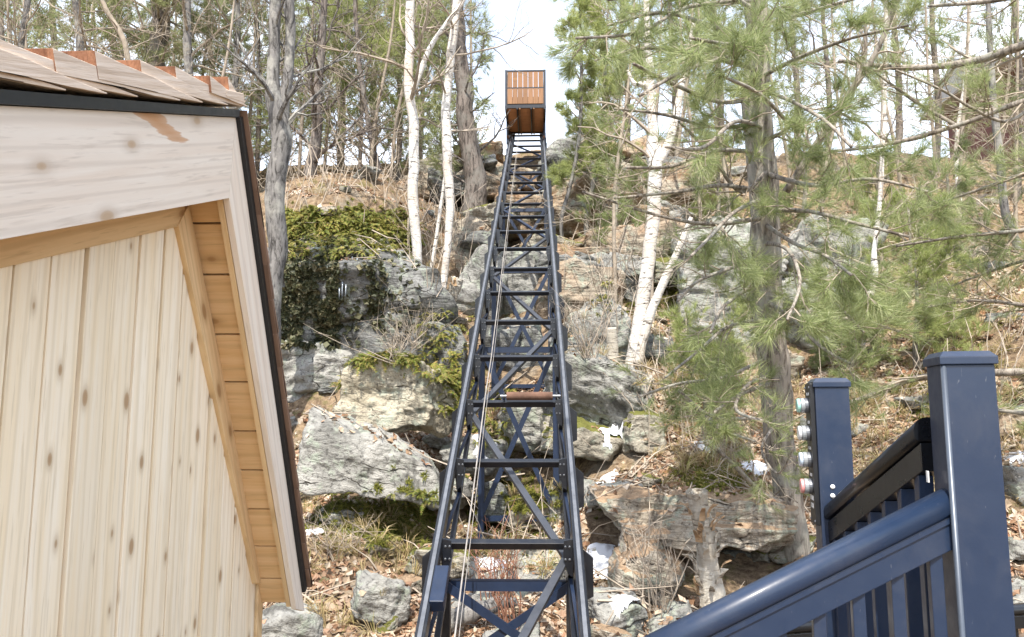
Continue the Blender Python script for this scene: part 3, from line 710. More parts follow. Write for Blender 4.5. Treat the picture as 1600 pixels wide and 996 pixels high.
# moss clumps
pts, nr = [], []
for (a, b, c, d, k) in ((560, 680, 760, 850, 900), (740, 900, 750, 850, 700), (1050, 1180, 725, 770, 500), (440, 650, 328, 380, 900), (950, 1080, 440, 500, 400), (1380, 1560, 500, 760, 500), (480, 600, 770, 850, 500)):
    for _ in range(k):
        h, n = toward(rg.normal((a+b)/2, (b-a)/4.5), rg.normal((c+d)/2, (d-c)/4))
        if h is not None and n.z > .3 and h.y < 15: pts.append(h[:]); nr.append(n[:])
MT = [blade_tmpl(rg, 22, .5, .8, .06) for _ in range(4)]
scatter('moss', pts, nr, MT, 'mossleaf', .04, .08, .3, seed=10)

# snow patches
def snow(px, py, wx, wy, label, seed):
    h, n = toward(px, py)
    if h is None: return
    k = 44; u = np.linspace(-1, 1, k); U, Vv = np.meshgrid(u, u)
    X = h.x+U*wx/2; Y = h.y+Vv*wy/2; q = np.c_[X.ravel(), Y.ravel()]
    z = np.array([(drop(a, b, h.z+.35)[0] or Vector((0, 0, -9))).z for a, b in q])
    r = np.sqrt(U**2+Vv**2).ravel(); m = .75-r*1.1+.4*fbm(np.c_[q*3.2, np.full(len(q), seed)], 4)
    zz = z+np.clip(m, -1, .4)*.09
    i = (np.arange(k-1)[:, None]*k+np.arange(k-1)[None]).ravel(); Q = np.stack([i, i+1, i+k+1, i+k], -1)
    Q = Q[(z[Q].max(1)-z[Q].min(1)) < max(wx, wy)/k*6]
    if not len(Q): return
    Q = Q[(m[Q] > -.15).all(1)]
    if not len(Q): return
    par = list(range(k*k))
    def fd(a):
        while par[a] != a: par[a] = par[par[a]]; a = par[a]
        return a
    for q4 in Q.tolist():
        a0 = fd(q4[0])
        for b0 in q4[1:]: par[fd(b0)] = a0
    rt_ = np.array([fd(a0) for a0 in Q[:, 0].tolist()]); vals, cn_ = np.unique(rt_, return_counts=True); Q = Q[rt_ == vals[cn_.argmax()]]
    if len(Q) < 60: return
    V = np.c_[q, zz]; c = np.array([h.x, h.y, h.z]); used = np.unique(Q); mp_ = np.zeros(len(V), int); mp_[used] = np.arange(len(used))
    o = link('snow_patch', np_mesh('snow_patch', V[used]-c, mp_[Q], True), M['snow'], loc=Vector(c)); tag(o, label, 'snow')
snow(936, 884, .8, .9, 'largest patch of old snow right of the track at its lowest bay', 1)
snow(965, 715, .8, .55, 'snow patch on the leaves beside the small pointed stone', 2)
snow(950, 750, .5, .35, 'narrow snow strip right of the rail below the low brown boulder', 3)
snow(1110, 700, .4, .25, 'little snow patch halfway between pointed stone and pine', 4)
snow(760, 705, .5, .3, 'snow between the rails behind the second tower', 5)
snow(820, 715, .45, .3, 'snow under the X brace of the second tower', 6)
snow(1180, 735, .4, .3, 'snow patch beside the pine trunk above the long rock', 7)
snow(985, 975, .35, .2, 'thin snow at the very bottom beside the right rail', 8)
snow(770, 885, .5, .3, 'snow in front of the flat slab between the rails', 9)
snow(490, 745, .25, .2, 'tiny snow remnant under the left end of the long boulder', 10)
snow(1590, 720, .4, .3, 'snow patch right of the tall post', 11)
# icicles
for i, (px, py, l) in enumerate([(546, 405, .3), (552, 402, .36), (560, 404, .24), (536, 440, .22), (541, 444, .18), (530, 450, .15)]):
    h, n = toward(px, py)
    if h is None: continue
    mb = MB(); p = np.array(h[:])+np.array(n[:])*.03
    mb.tube([p, p-[0, 0, l*.5], p-[0, 0, l]], [.011, .007, .001], 6)
    o = mb.build('icicle', M['ice'], smooth=True); tag(o, ['left icicle of the upper three on the cliff block', 'longest icicle, middle of the upper three on the cliff block', 'right icicle of the upper three on the cliff block', 'middle icicle of the lower three on the cliff block', 'right icicle of the lower three on the cliff block', 'left icicle of the lower three on the cliff block'][i], 'icicle', 'icicles on the cliff block')

# ------------------------------------------------------------------ the shed
FX = -1.04; WX = FX-.17            # planes of the gable fascia and of the board wall
def on_x(px, py, x):
    d = (P(px, py, 1)-CAM); return CAM+d*(x/d.x)
shed = empty('shed', (WX, 2.4, 0), 'new unpainted wooden shed with board walls and split shake roof beside the camera', 'shed')
fa0, fa1 = on_x(0, 165, FX), on_x(368, 184, FX)      # top edge upper rake
fb1 = on_x(358, 310, FX); fb0 = on_x(0, 375, FX)
fc1 = on_x(476, 955, FX); fc0 = on_x(463, 952, FX)
ud = (fa1-fa0).normalized(); f0 = fa0-ud*.9; g0 = fb0-(fb1-fb0).normalized()*.9
xo = Vector((-.022, 0, 0))
aU = math.atan2(ud.z, ud.y); sdv = (fc1-fa1).normalized(); aS = math.atan2(-sdv.y, -sdv.z)
fctr = (f0+g0+fa1+fb1)/4
mb = MB(); mb.prism([f0, fa1, fb1, g0], xo)
bb = [f0, fa1, fb1, g0]; fctr = Vector((0, (min(p.y for p in bb)+max(p.y for p in bb))/2, (min(p.z for p in bb)+max(p.z for p in bb))/2))
sp = on_x(240, 186, FX); sp = (0.011, sp.y-fctr.y, sp.z-fctr.z)
M['fascia'] = wood('fascia_board', (.8, .72, .62), (.74, .63, .52), 'Y', kscale=.7, knotcol=(.5, .33, .18), tone=.05, rotx=-aU, spot=(sp, (.2, .42, .06), (.5, .25, .1)))
M['shake'] = wood('shake_wood', (.78, .66, .54), (.62, .48, .36), 'Y', knots=False, rotx=-aU, bk=4); M['shake_edge'] = wood('shake_weathered', (.3, .19, .13), (.2, .12, .08), 'Z', knots=False, rotx=aS)
M['trim'] = wood('trim_board', (.76, .56, .32), (.66, .44, .22), 'Z', kscale=.8, rotx=aS)
mb.build('fascia', M['fascia'], shed, bevel=.0015)
# lower, steep rake board: butts against upper one
o1 = Vector((0, .0015, 0))
mb = MB(); mb.prism([fa1+o1, fc1, fc0, fb1+o1], xo)
mlow = wood('lower_fascia_board', (.8, .72, .62), (.74, .62, .5), 'Z', knots=False, tone=.05, rotx=aS)
mb.build('fascia', mlow, shed, bevel=.0015)
# sub-fascia (warm inner edge)
sdv = (fc1-fa1).normalized()
inn = (fb1-fa1)
mb = MB(); e0 = fb1+Vector((-.024, 0, 0)); e1 = fc0+Vector((-.024, 0, .01))
dwn = Vector((0, 0, 1)).cross(Vector((1, 0, 0)))
mb.prism([e0+Vector((0, .02, 0)), e1+Vector((0, .02, 0)), e1+Vector((0, -.004, 0)), e0+Vector((0, -.004, .0))], Vector((-.018, 0, 0))); mb.build('rake_lining', M['trim'], shed)
# steep soffit planks, each a part; they run across (x) from wall to fascia
pdir = (fc0-fb1).normalized(); plen = (fc0-fb1).length; nrm_ = Vector((1, 0, 0)).cross(pdir).normalized()
if nrm_.y < 0: nrm_ = -nrm_          # away from camera
off = nrm_*.03
cuts = [0, .055, .16, .29, .40, .52, .62, .725, .83, .925, 1.0]
for a, b in zip(cuts[:-1], cuts[1:]):
    p = fb1+pdir*plen*a+off; q = fb1+pdir*plen*(b-.004)+off
    mb = MB(); mb.prism([Vector((FX-.046, *p[1:])), Vector((WX-.01, *p[1:])), Vector((WX-.01, *q[1:])), Vector((FX-.046, *q[1:]))], nrm_*.018)
    mb.build('soffit_plank', M['cedar'], shed, bevel=.002)
# upper soffit
mb = MB(); n2 = Vector((0, -ud.z, ud.y))
mb.prism([Vector((FX-.03, *(fb0-ud*.9)[1:])), Vector((FX-.03, *fb1[1:])), Vector((WX-.01, *fb1[1:])), Vector((WX-.01, *(fb0-ud*.9)[1:]))], n2*.02)
o = mb.build('soffit_panel', M['cedar'], shed); o.location += n2*.03
# trims on the wall
TX = WX+.02
ta = on_x(-20, 415, TX); tb = on_x(283, 350, TX); tc_ = on_x(283, 340, TX)
uu = Vector((0, fb1.y-fb0.y, fb1.z-fb0.z)).normalized()
t1 = Vector((TX, tb.y+.02, tb.z)); t0 = t1-uu*1.9; hh = Vector((0, 0, .19))
mb = MB(); mb.prism([t0, t1, t1+hh, t0+hh], (-.02, 0, 0)); mb.build('frieze_board', wood('frieze_wood', (.74, .52, .28), (.62, .4, .19), 'Y', kscale=.7, rotx=-aU), shed, bevel=.002)
s0 = on_x(277, 352, TX); s1 = on_x(294, 320, TX); s2 = on_x(413, 912, TX); s3 = on_x(400, 912, TX)
mb = MB(); mb.prism([s0+Vector((.004, 0, 0)), s1+Vector((.004, 0, 0)), s2+Vector((.004, 0, 0)), s3+Vector((.004, 0, 0))], (-.024, 0, 0)); mb.build('rake_trim', M['trim'], shed, bevel=.002)
# corner board
c0 = on_x(406, 905, WX+.012)
mb = MB(); mb.abox((WX-.05, c0.y-.01, -.1), (WX+.012, c0.y+.05, c0.z+.05)); mb.build('corner_board', M['trim'], shed, bevel=.002)
wend = c0.y-.012
# vertical boards: each its own object
def wall_top(y):
    a = (y-t0.y)/(t1.y-t0.y); z = t0.z+a*(t1.z-t0.z)+.05
    if y > s0.y: z = min(z, s0.z+(y-s0.y)/(s3.y-s0.y)*(s3.z-s0.z)+.06)
    return z
y = .55; i = 0; wr = np.random.default_rng(3)
while y < wend-.02:
    w = wr.uniform(.128, .142); y2 = min(y+w, wend)
    j = wr.uniform(0, .009)
    mb = MB(); z1a, z1b = wall_top(y+.011), wall_top(y2)
    mb.prism([(WX-.018+j, y+.011, -.05), (WX-.018+j, y2, -.05), (WX-.018+j, y2, z1b), (WX-.018+j, y+.011, z1a)], (.018, 0, 0))
    o = mb.build('wall_board', M['board'], shed, bevel=.0025)
    # lapped tongue strip, recessed and a shade warmer
    mb = MB(); mb.prism([(WX-.022, y-.004, -.05), (WX-.022, y+.0125, -.05), (WX-.022, y+.0125, wall_top(y)), (WX-.022, y-.004, wall_top(y))], (.012, 0, 0))
    mb.build('board_joint', M['trim'], o if False else shed)
    y = y2; i += 1
# wall core behind, far wall
mb = MB(); top = wall_top(1.8)
core = [(WX-.024, .55, -.05), (WX-.024, wend, -.05), (WX-.024, wend, wall_top(wend)-.02), (WX-.024, s0.y, s0.z+.0), (WX-.024, .55, wall_top(.55)-.02)]
mb.prism(core, (-.06, 0, 0)); mb.build('wall_frame', M['trim'], shed)
mb = MB(); mb.abox((WX-2.6, wend-.06, -.05), (WX-.09, wend-.005, wall_top(wend))); mb.build('wall', M['board'], shed)
mb = MB(); mb.abox((WX-2.6, .55, -.05), (WX-.09, .6, wall_top(.6)-.05)); mb.build('wall', M['board'], shed)
# black drip edge along both rakes
upn = Vector((0, -ud.z, ud.y))
if upn.z < 0: upn = -upn
stn = Vector((0, -sdv.z, sdv.y))
if stn.y < 0: stn = -stn
mb = MB()
mb.prism([f0+upn*.002, fa1+upn*.002, fa1+upn*.026+ud*.012, f0+upn*.032], (-2.7, 0, 0)); o = mb.build('drip_edge', M['black'], shed); o.location.x += .014
pe = fc1-sdv*(.10)
mb = MB(); mb.prism([fa1+Vector((0, .003, 0)), fa1+stn*.028, pe+stn*.028, pe+stn*.002], (-2.7, 0, 0)); o = mb.build('drip_edge', M['black'], shed); o.location.x += .014
# roof deck
mb = MB(); mb.prism([fa1+stn*.029, fa1+stn*.036, pe+stn*.036, pe+stn*.029], (-2.7, 0, 0)); o = mb.build('roof_underlay', M['black'], shed); o.location.x += .012
# shakes on the upper slope: butts low (towards the camera), tapering up the slope
sr = np.random.default_rng(12)
def shake(base_pt, along, nn, length, thick, x0, width, lift):
    """wedge: butt at base_pt, tapers along 'along'"""
    a = base_pt+nn*lift; b = a+along*length
    jit = [sr.uniform(-.002, .002) for _ in range(6)]
    mb = MB()
    pts_ = [a, a+along*length*.25+nn*jit[2]*1.5, a+along*length*.5+nn*jit[0]*1.5, a+along*length*.75+nn*jit[3], b, b+nn*.003, a+along*length*.72+nn*(thick*.3+jit[4]), a+along*length*.5+nn*(thick*.55+jit[1]*1.5), a+along*length*.22+nn*(thick*.8+jit[5]*1.5), a+nn*thick]
    pts_ = [Vector((x0, p.y, p.z)) for p in pts_]
    mb.prism(pts_, (-width, 0, 0))
    return mb
edge0 = f0+upn*.033; ulen = (fa1-f0).length
st = 0.0; k = 0
tilt = .055
while st < ulen-.08:
    x = FX+.03; c = 0
    while x > FX-2.6 and c < 14:
        w = sr.uniform(.09, .17) if c else .12
        th = sr.uniform(.05, .066); ln = min(sr.uniform(.5, .58), ulen-st+.03)
        al = (ud+upn*(-.0)).normalized()
        lf = .002+.03*min(1, st/.14)+sr.uniform(0, .006)
        al = (ud*ln-upn*(lf-.004)).normalized()
        mb = shake(edge0+ud*(st+(sr.uniform(-.02, .02))), al, upn, ln, th, x-(0 if c else sr.uniform(-.006, .01)), w-.006, lf)
        o = mb.build('shake', M['shake'], shed, bevel=.0015); o.data.materials.append(M['butt'])
        for p_ in o.data.polygons:
            if Vector(p_.normal).dot(ud) < -.75: p_.material_index = 1
        x -= w; c += 1
    # rough reddish butt strip on first shake
    st += sr.uniform(.15, .2); k += 1
# ridge-side course and steep slope shakes: seen edge-on as a thin brown line
mb0 = fa1+stn*.037
sl_ = (pe-fa1).length; st = -.02
while st < sl_-.05:
    x = FX+.028; c = 0
    while c < 8:
        w = sr.uniform(.1, .17); ln = min(.42, sl_-st+.02)
        # butt is at the lower end
        bpt = mb0+sdv*min(st+ln, sl_+.012); lf = .012 if st > 0 else .004
        al = (-sdv*ln-stn*(lf-.002)).normalized()
        mb = shake(bpt, al, stn, ln, .016, x, w-.005, lf)
        mb.build('shake', M['shake_edge'], shed, bevel=.001)
        x -= w; c += 1
    st += .14
# cap board at the break of the roof
cb = fa1+upn*.05
mb = MB(); mb.prism([cb-ud*.13+upn*.012, cb+ud*.02, cb+ud*.02+upn*.03, cb-ud*.13+upn*.036], (-2.6, 0, 0)); o = mb.build('cap_board', M['shake'], shed, bevel=.002); o.location.x += .03

# ------------------------------------------------------------------ the inclined lift track
TA, TB = P(785, 996, 3.55), P(824, 207, 19.2)
TD = (TB-TA).normalized(); GAU = .8
TXv = Vector((1, 0, 0)); TXv = (TXv-TD*TXv.dot(TD)).normalized(); TN = TXv.cross(TD).normalized()
camf = CM @ Vector((0, 0, -1))
def tp(d, x=0.0, n=0.0):
    """track point at view depth d, sideways x, above rail top n"""
    t = (d-(TA-CAM).dot(camf))/TD.dot(camf); return TA+TD*t+TXv*x+TN*n
track = empty('lift_track', tp(4.24, 0, -.3), 'long dark steel inclined lift track climbing the rocky hillside', 'lift track')
RW, RH = .054, .08; T0, T1 = 2.4, 20.2
for s in (-1, 1):
    mb = MB(); mb.bar(tp(T0, s*GAU/2, -RH/2), tp(T1, s*GAU/2, -RH/2), RW, RH, TN); r = mb.build('rail', M['steel'], track, bevel=.006)
    mb = MB(); mb.bar(tp(T0, s*(GAU/2-.035), -.30), tp(T1, s*(GAU/2-.035), -.30), .034, .034, TN); mb.build('lower_chord', M['steel'], track, bevel=.004)
    mb = MB(); mb.bar(tp(T0, s*(GAU/2-.0), RH*.0+.004), tp(T1, s*(GAU/2-.0), .004), .022, .008, TN); mb.build('wear_strip', M['galv'], track, bevel=.002)  # light strip stands in for the sky highlight on the rail top
DR = [4.24+.776*k for k in range(-2, 21)]
DR = [d for d in DR if d < T1]
for k, d in enumerate(DR):
    c = tp(d)
    mb = MB(); mb.bar(tp(d, -GAU/2+RW/2-.002, -.055), tp(d, GAU/2-RW/2+.002, -.055), .045, .045, TN); mb.build('cross_beam', M['steel'], track, bevel=.005)
    for s in (-1, 1):
        # outer gusset, upright plate facing down the track
        x0 = s*(GAU/2+RW/2); o_ = tp(d, x0, 0); zz = Vector((0, 0, 1)); xx = TXv*s
        pl = [o_+zz*-.07, o_+xx*.062+zz*-.12, o_+xx*.062+zz*-.33, o_+zz*-.36]
        mb = MB(); mb.prism(pl, TD*.008); mb.build('outer_gusset', M['steel'], track)
        xi = s*(GAU/2-RW/2); o_ = tp(d, xi, 0); xx = -TXv*s
        pl = [o_+zz*-.01, o_+xx*.05+zz*-.02, o_+xx*.055+zz*-.11, o_+xx*.03+zz*-.2, o_+zz*-.22]
        mb = MB(); mb.prism(pl, TD*-.008); mb.build('inner_gusset', M['steel'], track)
        if k < 10:
            for u_ in (.018, .042):
                for w_ in (-.05, -.12):
                    bc = o_+xx*u_+zz*w_-TD*.008
                    mb = MB(); mb.tube([bc, bc-TD*.009], [.0065, .006], 6); mb.build('bolt', M['galv'], track)
        # web post between rail and lower chord
        mb = MB(); mb.bar(tp(d, s*(GAU/2-.02), -RH), tp(d+.0, s*(GAU/2-.035), -.28), .03, .03, TD); mb.build('web_post', M['steel'], track)
        mb = MB(); mb.bar(tp(d+.02, s*(GAU/2-.012), -RH), tp(min(d+.74, T1), s*(GAU/2-.035), -.28), .02, .02, TN); mb.build('web_brace', M['steelb'], track)
# zigzag brace just under the cross beams, two bays per leg
dz = [DR[2]+1.552*k for k in range(-1, 10)]
side = 1
for k in range(len(dz)-1):
    s = 1 if k % 2 == 1 else -1
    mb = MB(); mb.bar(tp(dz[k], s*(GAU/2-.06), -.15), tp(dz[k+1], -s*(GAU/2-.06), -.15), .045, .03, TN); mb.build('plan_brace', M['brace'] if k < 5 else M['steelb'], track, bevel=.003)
# towers
def tower(d, beams, label=None):
    tops = {}; bots = {}
    for s in (-1, 1):
        t = tp(d, s*(GAU/2-.03), -.3); g = gz(t.x, t.y)-.25; tops[s] = t; bots[s] = Vector((t.x, t.y, g))
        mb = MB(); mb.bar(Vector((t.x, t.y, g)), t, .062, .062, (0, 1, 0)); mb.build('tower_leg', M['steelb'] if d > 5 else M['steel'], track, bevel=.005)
        mb = MB(); mb.abox((t.x-.09, t.y-.09, g+.22), (t.x+.09, t.y+.09, g+.235)); mb.build('foot_plate', M['steel'], track)
    zt = tops[1].z; zb = bots[1].z+.28
    xl, xr, yy = tops[-1].x, tops[1].x, tops[1].y
    nb = max(1, round((zt-zb)/1.25)); 
    for b_ in range(nb):
        za = zb+(zt-zb)*b_/nb; zc = zb+(zt-zb)*(b_+1)/nb
        mb = MB(); mb.bar((xl, yy-.036, za+.03), (xr, yy-.036, zc-.03), .014, .05, (0, 0, 1)); mb.build('cross_brace', M['steelb'], track)
        mb = MB(); mb.bar((xr, yy-.05, za+.03), (xl, yy-.05, zc-.03), .014, .05, (0, 0, 1)); mb.build('cross_brace', M['steelb'], track)
        mb = MB(); mb.bar((xl-.02, yy+.036, za), (xr+.02, yy+.036, za), .05, .05); mb.build('tie_beam', M['steelb'], track)
    mb = MB(); mb.bar((xl-.02, yy+.036, zt-.05), (xr+.02, yy+.036, zt-.05), .05, .06); mb.build('tie_beam', M['steelb'], track)
for k in (2, 6, 9, 13, 17): tower(DR[k], 1)
mb = MB(); mb.bar(tp(3.75, -GAU/2+.055, -.02), tp(4.0, -GAU/2+.055, -.02), .075, .07, TN); mb.build('junction_box', M['steelb'], track, bevel=.006)
# roller on the third visible beam
dR = DR[4]
rl = empty('cable_roller', tp(dR, .1, .0), 'brown cable guide roller lying on a cross beam of the track', 'roller')
mb = MB(); mb.tube([tp(dR-.0, -.06, .012), tp(dR, .3, .012)], [.032, .032], 16); mb.build('roller', M['roller'], rl)
for x in (-.08, .33):
    mb = MB(); mb.prism([tp(dR, x-.006, -.025), tp(dR, x+.006, -.025), tp(dR, x+.006, .03), tp(dR, x-.006, .03)], TD*.03); mb.build('bracket', M['steel'], rl)
    mb = MB(); mb.tube([tp(dR, x-.03, .012), tp(dR, x+.03, .012)], [.012, .012], 8); mb.build('axle', M['galv'], rl)
# hauling cables
for x, nm in ((-.215, 'pale steel hauling cable running up the middle of the track'), (-.195, 'second thinner cable close beside the hauling cable')):
    pts_ = [tp(d, x-(0.01 if d < 6 else 0), .03-.0*d) for d in np.linspace(2.5, 18.6, 30)]
    mb = MB(); mb.tube(pts_, [.005 if x < -.2 else .002]*30, 6); tag(mb.build('hauling_cable', M['cable'], smooth=True), nm, 'cable')

# ------------------------------------------------------------------ the cab
dn, df = 17.45, 19.15
fl = P(789, 166, dn); fr = P(853, 166, dn); zf = (fl.z+fr.z)/2; xl, xr = fl.x, fr.x; yn = (fl.y+fr.y)/2; yf = yn+1.65
ztop = P(820, 106, dn).z; hh_ = ztop-zf; fm = .055
cab = empty('lift_cab', ((xl+xr)/2, (yn+yf)/2, zf), 'open wooden slatted passenger cab parked at the top of the track', 'cab')
for (x, y_) in ((xl, yn), (xr-fm, yn), (xl, yf-fm), (xr-fm, yf-fm)):
    mb = MB(); mb.abox((x, y_, zf), (x+fm, y_+fm, ztop)); mb.build('corner_post', M['steel'], cab)
def ring(z, h):
    for lo, hi in (((xl+fm, yn+.004, z), (xr-fm, yn+fm-.004, z+h)), ((xl+fm, yf-fm+.004, z), (xr-fm, yf-.004, z+h)), ((xl+.004, yn+fm, z), (xl+fm-.004, yf-fm, z+h)), ((xr-fm+.004, yn+fm, z), (xr-.004, yf-fm, z+h))):
        mb = MB(); mb.abox(lo, hi); mb.build('frame_rail', M['steel'], cab)
zm = zf+hh_*.5
ring(ztop-.04, .036); ring(zm-.015, .03); ring(zf+.012, .03)
ns = 7; iw = (xr-xl-2*fm); 
for (za, zb, yy, sw) in ((zm+.02, ztop-.045, yn+.01, .112), (zf+.055, zm-.02, yn-.012, .118)):
    for i in range(ns):
        xc = xl+fm+iw*(i+.5)/ns; mb = MB(); mb.abox((xc-sw/2, yy, za), (xc+sw/2, yy+.02, zb)); mb.build('slat', M['slat'], cab, bevel=.002)
for i in range(9):
    for X in (xl+.008, xr-.03):
        yc = yn+fm+(1.65-2*fm)*(i+.5)/9
        mb = MB(); mb.abox((X, yc-.07, zf+.055), (X+.02, yc+.07, zm-.02)); mb.build('slat', M['slat'], cab)
        if i % 1 == 0:
            mb = MB(); mb.abox((X, yc-.07, zm+.02), (X+.02, yc+.07, ztop-.045)); mb.build('slat', M['slat'], cab)
for i in range(6):                                       # bench
    yb_ = yn+.5+i*.08; mb = MB(); mb.abox((xl+.07, yb_, zf+.40), (xr-.07, yb_+.07, zf+.42)); mb.build('bench_slat', M['slat'], cab)
for i in range(3):
    mb = MB(); mb.abox((xl+.06, yn+.42, zf+.13+i*.1), (xr-.06, yn+.44, zf+.21+i*.1)); mb.build('bench_front', M['steel'], cab)
for i in range(11):                                      # floor planks, seen from below
    ya = yn+.045+i*.144; mb = MB(); mb.abox((xl+.03, ya, zf-.012), (xr-.03, ya+.142, zf+.012)); mb.build('floor_plank', M['floorplank'], cab)
for x, w in ((xl+.0, .05), (xl+.27, .035), (xl+.335, .03), (xl+.6, .035), (xl+.665, .03), (xr-.05, .05)):
    mb = MB(); mb.abox((x, yn+.0, zf-.075), (x+w, yf-.02, zf-.014)); mb.build('floor_joist', M['steel'] if w > .032 else M['slat'], cab)
for y_ in (yn-.002, yf-.04):
    mb = MB(); mb.abox((xl-.003, y_, zf-.045), (xr+.003, y_+.04, zf+.01)); mb.build('floor_beam', M['steel'], cab)
# wedge carriage frame under the floor
for s in (-1, 1):
    X = (xl+xr)/2+s*(GAU/2+.06)
    for (y_, zlow) in ((yf-.1, None), (yn+.75, None)):
        dd = (Vector((X, y_, zf))-CAM).dot(camf); zr = tp(dd).z-.02
        if zr < zf-.08:
            mb = MB(); mb.abox((X-.022, y_-.03, zr-.14), (X+.022, y_+.03, zf-.078)); mb.build('carriage_leg', M['steelb'], cab)
            mb = MB(); mb.tube([(X-.03-.02*s, y_, zr-.02+.05), (X+.03-.02*s, y_, zr-.02+.05)], [.05, .05], 14); mb.build('wheel', M['roller'], cab)
    mb = MB(); a = Vector((X, yn+.1, zf-.1)); dd = (a-CAM).dot(camf); b = Vector((X, yf-.06, zf-.11)); 
    zr = tp(dd).z
    mb.bar((X, yf-.1, zf-.12), (X, yn+.5, max(zf-.62, zr+.02)) if False else (X, yn+.7, zf-.12), .04, .04); mb.build('carriage_rail', M['steel'], cab)

# ------------------------------------------------------------------ stair posts and rails
stair = empty('stair_railing', (P(1515, 1300, 1.55)), 'dark blue powder coated stair railing with sloping handrail in the right foreground', 'railing')
stair.location.z = 0
phi = R(-12.2); camR = co.rotation_euler.z
def camdir(x, d):
    v = CM @ Vector((x, 0, -d)); v.z = 0; return v.normalized()
U_ = camdir(math.cos(phi), math.sin(phi)); V_ = Vector((-U_.y, U_.x, 0))
def post(corner_px, top_py, d, w, parent, ulab=None):
    c = P(corner_px, top_py, d); ctr = c+U_*w/2+V_*w/2; zt = c.z
    mb = MB(); mb.box((ctr.x, ctr.y, (zt-.03)/2-.02), U_, V_, (0, 0, 1), w/2, w/2, (zt-.03)/2+.02); p = mb.build('post', M['alub'], parent, bevel=.005)
    mb = MB(); mb.box((ctr.x, ctr.y, zt-.024), U_, V_, (0, 0, 1), w/2+.005, w/2+.005, .008)
    e = .004
    top = []
    for (k, z) in ((w/2+.005, zt-.016), (w/2-.006, zt-.004)):
        top += [np.array((ctr+U_*a*k+V_*b*k).to_3d()[:2]).tolist()+[z] for a, b in ((-1, -1), (1, -1), (1, 1), (-1, 1))]
    mb.add(np.array(top), [(0, 1, 5, 4), (1, 2, 6, 5), (2, 3, 7, 6), (3, 0, 4, 7), (4, 5, 6, 7)])
    mb.build('post_cap', M['alub'], parent, bevel=.0015)
    return ctr, zt
wB = .1; Bc, Bz = post(1470, 546, 1.55, wB, stair)
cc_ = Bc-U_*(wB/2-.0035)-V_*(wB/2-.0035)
mb = MB(); mb.tube([(cc_.x, cc_.y, -.02), (cc_.x, cc_.y, Bz-.034)], [.0058, .0058], 16); mb.build('corner_bead', plain('worn_corner', (.07, .085, .11), .35, .2, .5, var=.25), stair, smooth=True)  # paler strip paints the bright glint along the post's rounded corner
cpost = empty('control_post', P(1299, 1300, 2.35), 'dark blue post with a black panel of four round push buttons', 'control post'); cpost.location.z = 0
wA = .1; Ac, Az = post(1272, 589, 2.30, wA, cpost)

def profile_rail(a, b, prof, name, mat, parent, bev=0):
    """prof: (side, up) points; extruded from a to b; side horizontal"""
    a = Vector(a); b = Vector(b); d = (b-a).normalized(); side = d.cross(Vector((0, 0, 1))).normalized(); up = Vector((0, 0, 1))
    mb = MB(); mb.prism([a+side*x+up*y_ for x, y_ in prof], b-a); return mb.build(name, mat, parent, bevel=bev)
import math as _m
def loaf(w, h):
    pr = [(-w/2, -h), (-w/2, -h+.006)]
    pr = [(-w/2+.006, -h), (-w/2, -h+.008), (-w/2, -h*.55)]
    for i in range(9):
        t = i/8; ang = _m.pi*(1-t); pr.append((w/2*_m.cos(ang)*.98, -h*.45+h*.45*_m.sin(ang)))
    pr += [(w/2, -h*.55), (w/2, -h+.008), (w/2-.006, -h)]
    return pr
LOAF = loaf(.062, .052)
r1 = P(1478, 762, 1.55); r0 = P(905, 1047, 1.50)
r1 = Vector((r1.x, r1.y, r1.z)); 
o = profile_rail(r0, r1, LOAF, 'handrail', M['alub'], stair)
for p_ in o.data.polygons: p_.use_smooth = abs(p_.normal.z) < 2 and p_.area > 0
o.data.polygons.foreach_set('use_smooth', [len(p_.vertices) == 4 for p_ in o.data.polygons])
sdir = (r1-r0).normalized()
FAS = [(-.02, -.058), (.02, -.058), (.02, -.12), (-.02, -.12)]
profile_rail(r0, r1-sdir*.002, FAS, 'rail_channel', M['alub'], stair, .002)
profile_rail(r0, r1-sdir*.002, [(-.024, -.0525), (.024, -.0525), (.024, -.066), (-.024, -.066)], 'rail_lip', M['alub'], stair, .001)
profile_rail(r0, r1, [(-.02, -.8), (.02, -.8), (.02, -.85), (-.02, -.85)], 'bottom_rail', M['alub'], stair)
# mounting bracket by the post
mb = MB(); e = r1-Vector((0, 0, .09)); mb.box(e+sdir*.004, U_, V_, (0, 0, 1), .006, .024, .04); mb.build('bracket', M['alu'], stair, bevel=.001)
dh = Vector((sdir.x, sdir.y, 0)).normalized(); ln = (r1-r0).length*math.hypot(sdir.x, sdir.y); sidev = dh.cross(Vector((0, 0, 1)))
t = .035
while t < ln:
    q = r1-dh*t; z = r1.z+(q-r1).dot(dh)*sdir.z/math.hypot(sdir.x, sdir.y)
    mb = MB(); mb.box((q.x, q.y, z-.46), U_, V_, (0, 0, 1), .0125, .0125, .345); mb.build('baluster', M['alub'], stair, bevel=.002)
    t += .082
